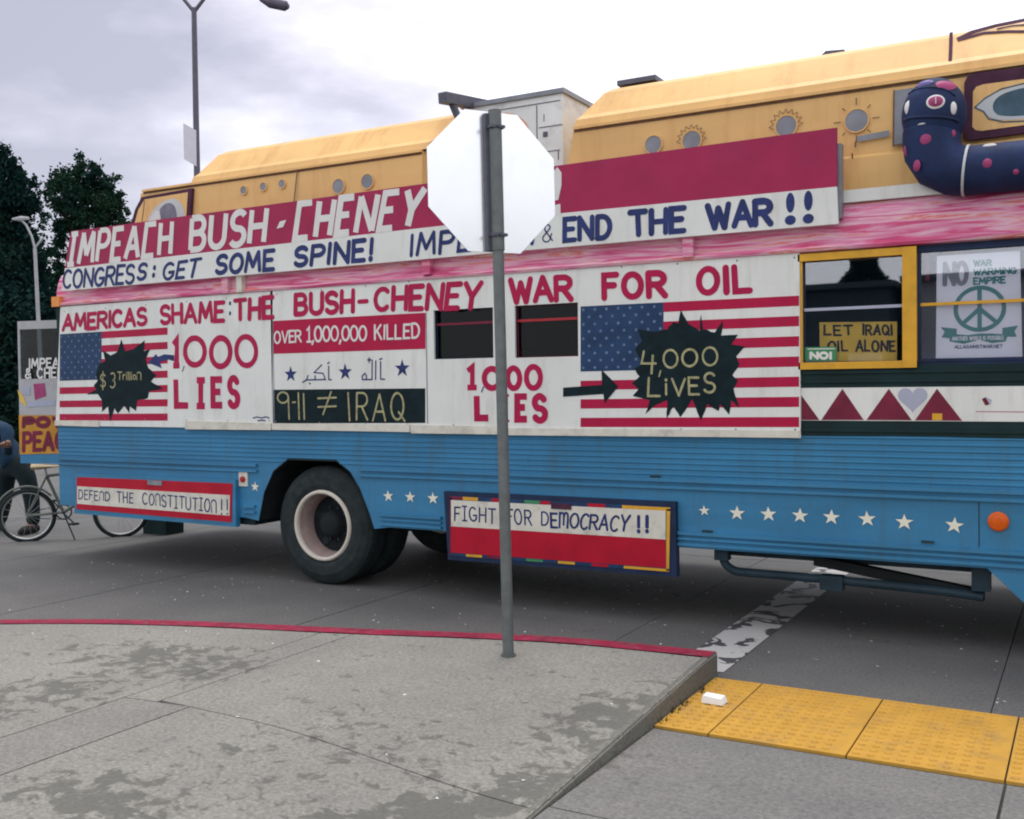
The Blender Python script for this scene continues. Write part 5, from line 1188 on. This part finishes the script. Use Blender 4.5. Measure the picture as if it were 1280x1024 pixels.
def ontube(px, py, x=None, vertical=False, R_=.14, c=(0, 0)):
    d = Vector(ray(px, py)); o = Vector((0, 0, HC))
    i, j = ((0, 1) if vertical else (1, 2)); ci, cj = c
    A_ = d[i] ** 2 + d[j] ** 2; B_ = 2 * ((o[i] - ci) * d[i] + (o[j] - cj) * d[j]); C_ = (o[i] - ci) ** 2 + (o[j] - cj) ** 2 - R_ ** 2; D_ = B_ * B_ - 4 * A_ * C_
    if D_ < 0: return None
    t = (-B_ - math.sqrt(D_)) / (2 * A_); p = o + d * t; n_ = Vector((0, 0, 0)); n_[i] = (p[i] - ci); n_[j] = (p[j] - cj); return p + n_.normalized() * .002, n_.normalized()
for px, py, a, b, vert, m_ in ((1157, 174, .038, .040, True, 'pink'), (1192, 167, .020, .030, True, 'pink'), (1131, 188, .012, .036, True, 'pink'), (1152, 155, .026, .006, True, 'bannerwhite'), (1234, 204, .030, .030, False, 'pink'), (1237, 181.5, .045, .014, False, 'bannerwhite'), (1270, 215, .02, .02, False, 'pink')):
    h = ontube(px, py, vertical=vert, R_=.157 if vert else .138, c=(-.822, YW) if vert else (YW, 2.812))
    if h: patch('spot', h[0], h[1], a, b, m_, body)
h = ontube(1145, 207, vertical=True, R_=.16, c=(-.80, YW))
if h: patch('spot', h[0], h[1], .026, .034, 'pink', body)
MB().lathe((-.635, YW, 2.812), (1, 0, -.12), [(.140, -.007), (.147, -.007), (.147, .007), (.140, .007)], 32).mk('collar_ring', 'eyewhite', wm)

# ------------------------------------------------------------------ stop sign seen from behind on its post
pb = onZ(635.5, 820, zwalk(-2.78, 4.92)); 
sd = Vector((.571, .82, 0)).normalized(); sn = Vector((sd.y, -sd.x, 0))     # plate direction, normal towards us
lean = Vector((-.011, -.008, 1)).normalized()
sgn = thing('stop_sign', 'octagonal street sign seen from its bare metal back on a grey steel post', 'street sign', (pb.x, pb.y, pb.z))
Lp = Vector((pb.x, pb.y, pb.z))
def up(s): return Lp + lean * s
d0 = (Vector((pb.x, pb.y, 0))).length
# heights from the picture
def hz(px, py):
    r_ = ray(px, py); t = (pb.y) / r_[1]; return HC + r_[2] * t - pb.z
zb_, zt_ = hz(613, 317), hz(610, 141)
cz_ = (zb_ + zt_) / 2 + .004
def plate(R_, o0, o1, m, nm):
    c = up(cz_); vv = lean; uu = sd; V = []
    for o_ in (o0, o1):
        for k in range(8):
            a = rad(22.5 + 45 * k); V.append(c + uu * R_ * math.cos(a) + vv * R_ * math.sin(a) + sn * o_)
    return mk(nm, V, [list(range(8)), list(range(15, 7, -1))] + [[k, k + 8, (k + 1) % 8 + 8, (k + 1) % 8] for k in range(8)], m, sgn)
Rr = .381 / math.cos(rad(22.5))
pl = plate(Rr, -.045, -.049, 'alu', 'octagon_plate')
# correct facing
mb = MB(); mb.tube([up(-.1), up(.5), up(1.0), up(zb_ + .03)], [.031, .031, .031, .031], 16); mb.tube([up(0), up(.012)], .042, 16); mb.mk('post', 'galv', sgn)
mb = MB(); mb.tube([up(zb_ + .01), up(zt_ - .0)], .036, 16); mb.mk('upper_post', 'galv', sgn)
mb = MB(); 
def rb(mb, c0, c1, u0, u1, o0, o1):
    V = []
    for c in (c0, c1):
        for (a, b) in ((u0, o0), (u1, o0), (u1, o1), (u0, o1)): V.append(c + sd * a + sn * b)
    mb.add(V, [(0, 1, 2, 3), (7, 6, 5, 4), (0, 4, 5, 1), (1, 5, 6, 2), (2, 6, 7, 3), (3, 7, 4, 0)])
rb(mb, up(zb_ + .01), up(zt_ - .02), -.054, -.030, -.044, -.010); mb.mk('shaded_bracket', 'galvdark', sgn)  # dark channel colour stands in for the shaded strip beside the post
mb = MB(); rb(mb, up(zb_ + .085), up(zb_ + .10), -.045, .042, -.044, .040); mb.mk('clamp', 'galvdark', sgn); mb = MB(); rb(mb, up(zt_ - .10), up(zt_ - .085), -.045, .042, -.044, .040); mb.mk('clamp', 'galvdark', sgn)
for s_ in (zb_ + .092, zt_ - .092): MB().lathe(up(s_) + sn * .04, sn, [(.009, 0), (.009, .012), (.0005, .013)], 6).mk('bolt', 'galvdark', sgn)

# ------------------------------------------------------------------ bicycle behind the bus
rw = Vector((-9.97, 7.17, .275)); fw = Vector((-9.33, 7.86, .275)); bd = (fw - rw).normalized(); bn = Vector((bd.y, -bd.x, 0))
bike = thing('bicycle', 'old pale framed bicycle with tan saddle standing behind the open rear door', 'bicycle', (rw.x, rw.y, 0))
def bwheel(c):
    w = MB().lathe(c, bn, [(.268 + .024 * math.cos(t), .020 * math.sin(t)) for t in [2 * PI * k / 8 for k in range(8)]][::1], 40, closed=True).mk('wheel', 'rubber', bike, smooth=True)
    MB().lathe(c, bn, [(.250, -.012), (.238, 0), (.250, .012)], 40).mk('rim', 'chrome', w)
    mb = MB(); u = bd; v = Vector((0, 0, 1))
    for k in range(18):
        a = 2 * PI * k / 18; e_ = c + (u * math.cos(a) + v * math.sin(a)) * .243; mb.tube([c + bn * (.02 if k % 2 else -.02), e_], .0016, 4)
    mb.mk('spokes', 'chrome', w); MB().tube([c - bn * .05, c + bn * .05], .018, 10).mk('hub', 'chrome', w)
bwheel(rw); bwheel(fw)
bb = rw + bd * .36 + Vector((0, 0, .02)); st_ = rw + bd * .20 + Vector((0, 0, .42)); ht_ = fw - bd * .12 + Vector((0, 0, .48)); hb_ = fw - bd * .08 + Vector((0, 0, .34))
mb = MB()
for a, b, r_ in ((bb, st_, .017), (st_, ht_, .016), (bb, hb_, .019), (hb_, ht_, .02)): mb.tube([a, b], r_, 8)
for s_ in (-1, 1):
    mb.tube([rw + bn * .05 * s_, bb + bn * .03 * s_], .010, 6); mb.tube([rw + bn * .05 * s_, st_ + bn * .02 * s_], .009, 6); mb.tube([fw + bn * .05 * s_, hb_ + bn * .03 * s_], .012, 6)
mb.mk('frame', 'bikeframe', bike)
MB().tube([st_, st_ + Vector((0, 0, .12)) - bd * .02], .012, 8).mk('seat_post', 'chrome', bike)
sp = st_ + Vector((0, 0, .10)) - bd * .02
mb = MB(); mb.tube([sp - bd * .13, sp - bd * .05, sp + bd * .05, sp + bd * .15], [.075, .07, .04, .018], 12); 
for i, v in enumerate(mb.V): mb.V[i] = Vector((v.x, v.y, sp.z + (v.z - sp.z) * .4))
mb.mk('saddle', 'saddle', bike)
hbp = ht_ + Vector((0, 0, .16)); mb = MB(); mb.tube([ht_, hbp], .012, 8); mb.tube([hbp - bn * .30 - bd * .16, hbp - bn * .24 - bd * .05, hbp, hbp + bn * .24 - bd * .05, hbp + bn * .30 - bd * .16], .011, 8); mb.mk('handlebar', 'chrome', bike)
mb = MB(); mb.lathe(bb - bn * .03, bn, [(.085, -.003), (.085, .003), (.07, .003), (.07, -.003)], 24, closed=True); mb.tube([bb - bn * .06, bb + bn * .06], .012, 8); mb.tube([bb + bn * .05, bb + bn * .055 + bd * .11 - Vector((0, 0, .12))], .008, 6); mb.tube([bb - bn * .05, bb - bn * .055 - bd * .11 + Vector((0, 0, .12))], .008, 6); mb.mk('crankset', 'undermetal', bike)
for s_ in (1, -1):
    p = bb + bn * .10 * s_ + (bd * .11 - Vector((0, 0, .12))) * s_; mb = MB(); mb.box(p.x - .035, p.x + .035, p.y - .04, p.y + .04, p.z - .01, p.z + .01); mb.mk('pedal', 'rubber', bike)
MB().tube([bb + bn * .02, bb + bn * .14 + bd * .12 - Vector((0, 0, .285))], .008, 6).mk('kickstand', 'undermetal', bike)
mb = MB(); mb.tube([bb - bn * .035 + Vector((0, 0, .08)), rw - bn * .035 + Vector((0, 0, .03))], .004, 5); mb.tube([bb - bn * .035 - Vector((0, 0, .08)), rw - bn * .035 - Vector((0, 0, .03))], .004, 5); mb.mk('chain', 'undermetal', bike)
# rear mudguard
mb = MB(); mb.tube([rw + (bd * math.cos(t) + Vector((0, 0, 1)) * math.sin(t)) * .315 for t in [rad(40 + 130 * k / 12) for k in range(13)]], .012, 6); mb.mk('mudguard', 'bikeframe', bike)

# ------------------------------------------------------------------ dark crate on the ground behind the bus
p = onZ(193, 668, 0)
cr_ = thing('crate', 'small dark box on the ground behind the tail of the bus', 'box', (p.x, p.y, 0))
mb = MB(); mb.box(p.x - .18, p.x + .18, p.y, p.y + .26, .0, .22); mb.mk('body', 'darkgreen', cr_); MB().box(p.x - .20, p.x + .20, p.y - .02, p.y + .28, .2205, .25).mk('lid', 'darkgreen', cr_)

# ------------------------------------------------------------------ person behind the bicycle
def skin(name, nodes, edges, rs, m, parent, root=0, sub=2):
    me = bpy.data.meshes.new(name); off = root_of(parent); me.from_pydata([tuple(Vector(n_) - off) for n_ in nodes], edges, []); me.update()
    o = bpy.data.objects.new(name, me); COL.objects.link(o); o.parent = parent; me.materials.append(M[m])
    md = o.modifiers.new('skin', 'SKIN'); md.use_smooth_shade = True
    for i, r_ in enumerate(rs):
        me.skin_vertices[0].data[i].radius = r_ if isinstance(r_, tuple) else (r_, r_); me.skin_vertices[0].data[i].use_root = (i == root)
    s_ = o.modifiers.new('sub', 'SUBSURF'); s_.levels = sub; s_.render_levels = sub
    return o
PY = 7.62
def pp(px, py, dy=0): p = onY(px, py, PY + dy); return Vector((p.x, p.y, p.z))
fl = onZ(44, 671, 0); f2 = onZ(3, 676, 0); 
person = thing('person', 'person in a blue jacket and dark trousers standing behind the bicycle at the left edge', 'person', (fl.x - .2, PY, 0))
pel = pp(20, 583); hL, hR = pp(32, 588), pp(8, 588); kL, kR = pp(40, 626), pp(5, 628); aL = Vector((pp(42, 660).x, PY, .09)); aR = Vector((pp(4, 662).x, PY - .05, .09))
wa = pp(10, 565); ch = pp(-1, 543); nk = pp(-12, 524); hd_ = pp(-19, 510); shR, shL = pp(8, 536, -.12), pp(-18, 538, .12)
elR = pp(10, 566, -.20); hnR = pp(10, 552, -.40); elL = pp(-24, 562, .1); hnL = pp(-20, 584, .0)
toeL = aL + Vector((.06, -.18, -.05)); toeR = aR + Vector((.02, -.2, -.05))
nodes = [pel, wa, ch, nk, hd_ + Vector((0, 0, -.06)), hd_ + Vector((0, -.01, .05)), hL, kL, aL, toeL, hR, kR, aR, toeR, shR, elR, hnR, shL, elL, hnL]
edges = [(0, 1), (1, 2), (2, 3), (3, 4), (4, 5), (0, 6), (6, 7), (7, 8), (8, 9), (0, 10), (10, 11), (11, 12), (12, 13), (2, 14), (14, 15), (15, 16), (2, 17), (17, 18), (18, 19)]
rs = [(.10, .08), (.09, .075), (.11, .085), .05, .085, .085, .065, .055, .04, .035, .065, .055, .04, .035, .05, .038, .03, .05, .038, .03]
skin('body', nodes, edges, rs, 'skin', person)
skin('trousers', [pel, hL, kL, aL + Vector((0, 0, -.02)), hR, kR, aR + Vector((0, 0, -.02)), wa + Vector((0, 0, -.03))], [(0, 1), (1, 2), (2, 3), (0, 4), (4, 5), (5, 6), (0, 7)], [(.16, .13), .115, .09, .075, .115, .09, .075, (.14, .11)], 'trousers', person)
skin('jacket', [wa, ch, nk + Vector((0, 0, -.05)), shR, elR, hnR + (elR - hnR) * .3, shL, elL, hnL + (elL - hnL) * .25, pel + Vector((0, 0, .0))], [(0, 1), (1, 2), (1, 3), (3, 4), (4, 5), (1, 6), (6, 7), (7, 8), (0, 9)], [(.17, .13), (.17, .125), .075, .075, .06, .05, .075, .06, .05, (.17, .13)], 'denim', person)
mb = MB(); mb.ell(hd_ + Vector((0, .025, .03)), (.098, .105, .115), 16, 12); mb.mk('hair', 'hair', person, smooth=True)
mb = MB(); fc = hd_ + Vector((.02, -.095, 0)); mb.ell(fc + Vector((0, -.012, -.01)), (.014, .022, .022), 8, 6); mb.mk('nose', 'skin', person, smooth=True)
for s_ in (-1, 1):
    MB().ell(fc + Vector((.03 * s_, .012, .02)), (.013, .010, .008), 8, 6).mk('eye', 'bannerwhite', person); MB().ell(hd_ + Vector((.095 * s_, 0, 0)), (.012, .025, .032), 8, 6).mk('ear', 'skin', person, smooth=True)
MB().ell(fc + Vector((0, .008, -.05)), (.026, .008, .008), 8, 6).mk('mouth', 'pink', person)
def hand(c, dr, sc=1):
    dr = dr.normalized(); sd_ = dr.orthogonal().normalized(); nn_ = dr.cross(sd_)
    nodes = [c, c + dr * .05, c + dr * .085]; edges = [(0, 1), (1, 2)]; rs = [.025, (.036, .02), (.034, .018)]
    for k, ln in enumerate((.06, .07, .065, .05)):
        b0 = c + dr * .085 + sd_ * (.025 - .017 * k); i0 = len(nodes); nodes += [b0, b0 + dr * ln * .5 + nn_ * .008, b0 + dr * ln * .8 + nn_ * .03]; edges += [(2, i0), (i0, i0 + 1), (i0 + 1, i0 + 2)]; rs += [.010, .009, .008]
    i0 = len(nodes); nodes += [c + dr * .035 + sd_ * .035, c + dr * .07 + sd_ * .055 + nn_ * .015]; edges += [(0, i0), (i0, i0 + 1)]; rs += [.012, .009]
    skin('hand', nodes, edges, rs, 'skin', person, sub=1)
hand(hnR, Vector((-.3, -.5, -.3))); hand(hnL, Vector((.1, -.1, -1)))
for a_, t_ in ((aL, toeL), (aR, toeR)):
    mb = MB(); mb.tube([a_ + Vector((0, .05, -.04)), a_ + Vector((0, 0, -.035)), t_ + Vector((0, 0, .01)), t_ + Vector((.005, -.05, -.0))], [.045, .05, .046, .03], 12); mb.mk('shoe', 'shoe', person, smooth=True)

# ------------------------------------------------------------------ street lamps
def far(px, py, D): r_ = Vector(ray(px, py)); return Vector((r_.x, r_.y, 0)).normalized() * D, HC + r_.z / Vector((r_.x, r_.y)).length * D
b_, zz = far(246.5, 218, 28); c_, zf = far(242.5, 10, 28)
lp = thing('street_lamp', 'tall dark street lamp with forked arms and pale banner, rising behind the rear van body', 'street lamp', (b_.x, b_.y, 0))
tp_ = Vector((c_.x, c_.y, zf)); bs_ = Vector((b_.x + (b_.x - c_.x) * .3, b_.y, 0)); rt_ = Vector(ROT @ np.array([1, 0, 0])); rt_.z = 0; rt_.normalize()
MB().tube([bs_, (bs_ + tp_) / 2, tp_], [.11, .085, .065], 12).mk('pole', 'lamp', lp)
l1 = far(352, 2, 28); lh = tp_ + rt_ * 2.25 + Vector((0, 0, .05)); lh2 = tp_ - rt_ * 2.25 + Vector((0, 0, .8))
for e_, s_ in ((lh, 1), (lh2, -1)):
    a_ = MB().tube([tp_ - Vector((0, 0, .10)), tp_ + rt_ * .28 * s_ + Vector((0, 0, .25)), tp_ + rt_ * .9 * s_ + Vector((0, 0, .62)), e_ - rt_ * .75 * s_ + Vector((0, 0, .28)), e_ - rt_ * .4 * s_ + Vector((0, 0, .10))], [.05, .045, .04, .04, .04], 8).mk('arm', 'lamp', lp)
    mb = MB(); mb.tube([e_ - rt_ * .55 * s_ + Vector((0, 0, .16)), e_ - rt_ * .3 * s_ + Vector((0, 0, .07)), e_ + rt_ * .10 * s_ - Vector((0, 0, .03)), e_ + rt_ * .18 * s_ - Vector((0, 0, .06))], [.06, .14, .13, .05], 12); mb.mk('lamp_head', 'lamp', lp)
q1, z1_ = far(229, 154, 27.9); q2, z2_ = far(245, 163, 27.9); q3, z3_ = far(245.5, 208, 27.9); q4, z4_ = far(230, 199, 27.9)
V = [Vector((a_.x, a_.y, b__)) for a_, b__ in ((q1, z1_), (q2, z2_), (q3, z3_), (q4, z4_))]; bk = Vector((-.49, .87, 0)) * .03; V += [v + bk for v in V]
mk('hanging_banner', V, [(3, 2, 1, 0), (4, 5, 6, 7), (0, 1, 5, 4), (1, 2, 6, 5), (2, 3, 7, 6), (3, 0, 4, 7)], 'lampflag', lp)
b_, zf = far(43.5, 310, 31)
lp = thing('street_lamp', 'small pale distant street lamp in front of the dark trees', 'street lamp', (b_.x, b_.y, 0)); tp_ = Vector((b_.x, b_.y, zf)); bs_ = tp_.copy(); bs_.z = 0; bs_ += rt_ * .16
MB().tube([bs_, tp_], [.068, .045], 10).mk('pole', 'lamppale', lp)
mb = MB(); mb.tube([tp_, tp_ + Vector((0, 0, .31)) - rt_ * .075, tp_ + Vector((0, 0, .62)) - rt_ * .22, tp_ + Vector((0, 0, .78)) - rt_ * .37], .030, 6); mb.mk('arm', 'lamppale', lp); mb = MB(); mb.tube([tp_, tp_ + Vector((0, 0, .22)) + rt_ * .19, tp_ + Vector((0, 0, .28)) + rt_ * .24], .030, 6); mb.mk('arm', 'lamppale', lp)
mb = MB(); mb.tube([tp_ + Vector((0, 0, .80)) - rt_ * .15, tp_ + Vector((0, 0, .79)) - rt_ * .37, tp_ + Vector((0, 0, .78)) - rt_ * .59], [.04, .075, .03], 8); mb.mk('lamp_head', 'lamppale', lp)

# ------------------------------------------------------------------ trees
def tree(label, D, blobs, trunk_px, m='leafdark', leaf=.16, dens=1.0, group='dark trees behind the bus'):
    rng = random.Random(hash(label) % 9973 if False else len(label) * 31 + int(D))
    tb, _ = far(trunk_px, 500, D)
    t = thing('tree', label, 'tree', (tb.x, tb.y, 0), group)
    depth = Vector((tb.x, tb.y, 0)).normalized(); V = []; Fc = []; cs = []
    for (px, py, r) in blobs:
        q_, z_ = far(px, py, D); R_ = r * D / F / .86; c = Vector((q_.x, q_.y, z_)) + depth * rng.uniform(-.6, .6) * R_; cs.append((c, R_))
        n_ = int(dens * 1500 * R_ * R_)
        # sub-clumps
        sub = [(c + Vector([rng.gauss(0, .58) * R_ for _ in range(3)]), R_ * rng.uniform(.32, .6)) for _ in range(max(8, int(12 * R_)))]
        for k in range(n_):
            sc, sr = rng.choice(sub); d = Vector([rng.gauss(0, .52) for _ in range(3)]) * sr * 1.15; p = sc + d
            a = Vector([rng.gauss(0, 1) for _ in range(3)]).normalized(); b = a.orthogonal().normalized(); s_ = leaf * rng.uniform(.5, 1.3); i = len(V)
            V += [p - a * s_, p + b * s_ * .5, p + a * s_, p - b * s_ * .5]; Fc.append([i, i + 1, i + 2, i + 3])
    mk('crown', V, Fc, m, t)
    top = max(c.z for c, _ in cs); zm = min(c.z for c, _ in cs); mb = MB()
    mb.tube([(tb.x, tb.y, -.1), (tb.x + .1, tb.y, zm * .5), (tb.x - .1, tb.y, (zm + top) / 2), (tb.x, tb.y, top * .92)], [.38, .30, .18, .05], 9); mb.mk('trunk', 'bark', t)
    mb = MB()
    for c, R_ in cs[::2]:
        s0 = Vector((tb.x, tb.y, max(1.2, min(c.z * .75, top * .8)))); mb.tube([s0, (s0 + c) / 2 + Vector((0, 0, .2)), c], [.11, .07, .02], 6)
    mb.mk('limb', 'bark', t)
tree('tall dark tree cut by the left edge of the photo', 38, [(4, 196, 13), (-6, 215, 16), (16, 214, 9), (0, 240, 17), (22, 242, 12), (40, 232, 5), (-18, 260, 26), (10, 272, 19), (38, 262, 12), (25, 255, 10), (-5, 310, 26), (22, 312, 20), (45, 290, 8), (15, 350, 24), (38, 350, 14), (-20, 370, 30), (20, 392, 24), (50, 380, 14), (0, 430, 30), (40, 425, 20), (60, 415, 10), (-50, 300, 40), (-60, 380, 40), (-30, 470, 30), (10, 475, 26), (45, 470, 20)], 5, leaf=.085, dens=2.6)
tree('rounded dark tree with ragged crown between the lamp and the van body', 44, [(72, 232, 8), (84, 224, 10), (98, 213, 9), (112, 216, 10), (128, 228, 9), (142, 238, 9), (150, 252, 7), (154, 268, 6), (150, 284, 8), (135, 265, 14), (112, 245, 16), (92, 248, 13), (75, 256, 11), (118, 280, 17), (95, 280, 14), (140, 298, 11), (155, 300, 6), (72, 280, 9), (80, 302, 8), (112, 308, 14), (60, 240, 5), (62, 318, 6), (72, 335, 7), (58, 345, 9), (68, 372, 12), (75, 350, 8), (90, 350, 14), (85, 400, 20), (65, 440, 20), (100, 450, 25), (140, 400, 30)], 108, m='leafmid', leaf=.08, dens=2.9)
def hedge(label, x0, x1, y, h, m='leafdark'):
    rng = random.Random(int(abs(x0) * 7)); V = []; Fc = []
    for k in range(int((x1 - x0) * h * 650)):
        p = Vector((rng.uniform(x0, x1), y + rng.gauss(0, .5), rng.random() ** .8 * h * (1 + .12 * math.sin(k * .37)))); a = Vector([rng.gauss(0, 1) for _ in range(3)]).normalized(); b = a.orthogonal().normalized(); s_ = rng.uniform(.06, .14); i = len(V)
        V += [p - a * s_, p + b * s_ * .5, p + a * s_, p - b * s_ * .5]; Fc.append([i, i + 1, i + 2, i + 3])
    o = mk('hedge', V, Fc, m); tag(o, label, 'hedge')
rng = random.Random(5); V = []; Fc = []  # unseen shrub belt added to keep low sky light from under the bus
for k in range(42000):
    x_ = rng.uniform(-15, 34); top_ = 5.4 + .6 * math.sin(x_ * .6) + .5 * math.sin(x_ * 1.7); p = Vector((x_, 30 + rng.gauss(0, .7), rng.random() * top_)); a = Vector([rng.gauss(0, 1) for _ in range(3)]).normalized(); b = a.orthogonal().normalized(); i = len(V); V += [p - a * .22, p + b * .13, p + a * .22, p - b * .13]; Fc.append([i, i + 1, i + 2, i + 3])
o = mk('added_tree_belt', V, Fc, 'leafdark', kind='stuff'); tag(o, 'added belt of dark shrubs hidden behind the bus to block low sky', 'trees')
hedge('dark leafy hedge below the trees at the far left', -44, -24, 20.5, 4.3)

# ------------------------------------------------------------------ across the street, behind the viewer (seen in the window reflections)
def bld(name, label, x0, x1, y0, y1, h, m, wins):
    t = thing(name, label, 'building', ((x0 + x1) / 2, (y0 + y1) / 2, 0)); w = MB().box(x0, x1, y0, y1, 0, h).mk('wall', m, t); MB().box(x0 - .2, x1 + .2, y0 - .2, y1 + .2, h, h + .18).mk('roof', 'darkbld', t)
    for k in range(wins):
        xx = x0 + (k + .5) * (x1 - x0) / wins; MB().box(xx - .5, xx + .5, y1 - .02, y1 + .03, 1.2, 2.5).mk('window', 'grey', t)
bld('shed', 'low dark shed across the street mirrored in the bus window', -9.5, -5.4, -24, -20, 4.5, 'darkbld', 3)
bld('building', 'low grey rendered building across the street mirrored in the bus window', -5.0, 1.5, -25, -21, 4.7, 'concretebld', 4)
t = thing('tree', 'conical dark tree across the street mirrored in the bus window', 'tree', (-7.4, -27, 0)); rng = random.Random(3); V = []; Fc = []
for k in range(9000):
    z_ = rng.uniform(2.2, 6.6); rr_ = 1.7 * (1 - (z_ - 2.2) / 4.8) ** .7 * (1 + .25 * math.sin(z_ * 4)) * rng.random() ** .4; a_ = rng.uniform(0, 2 * PI); p = Vector((-7.4 + rr_ * math.cos(a_), -27 + rr_ * math.sin(a_), z_)); a = Vector([rng.gauss(0, 1) for _ in range(3)]).normalized(); b = a.orthogonal().normalized(); i = len(V); V += [p - a * .14, p + b * .08, p + a * .14, p - b * .08]; Fc.append([i, i + 1, i + 2, i + 3])
mk('crown', V, Fc, 'leafdark', t); MB().tube([(-7.4, -27, 0), (-7.4, -27, 6.0)], [.2, .05], 8).mk('trunk', 'bark', t)

# unseen tree belt added far right to darken the metal sign back's reflection
rng = random.Random(11); V = []; Fc = []
for k in range(26000):
    y_ = rng.uniform(-70, 34); top_ = 10.5 + 1.6 * math.sin(y_ * .23) + 1.0 * math.sin(y_ * .71); p = Vector((78 + rng.gauss(0, 1.6), y_, rng.random() * top_)); a = Vector([rng.gauss(0, 1) for _ in range(3)]).normalized(); b = a.orthogonal().normalized(); i = len(V); V += [p - a * .5, p + b * .3, p + a * .5, p - b * .3]; Fc.append([i, i + 1, i + 2, i + 3])
o = mk('added_tree_belt', V, Fc, 'leafdark', kind='stuff'); tag(o, 'far belt of dark trees down the street, mirrored in the metal sign back', 'trees')
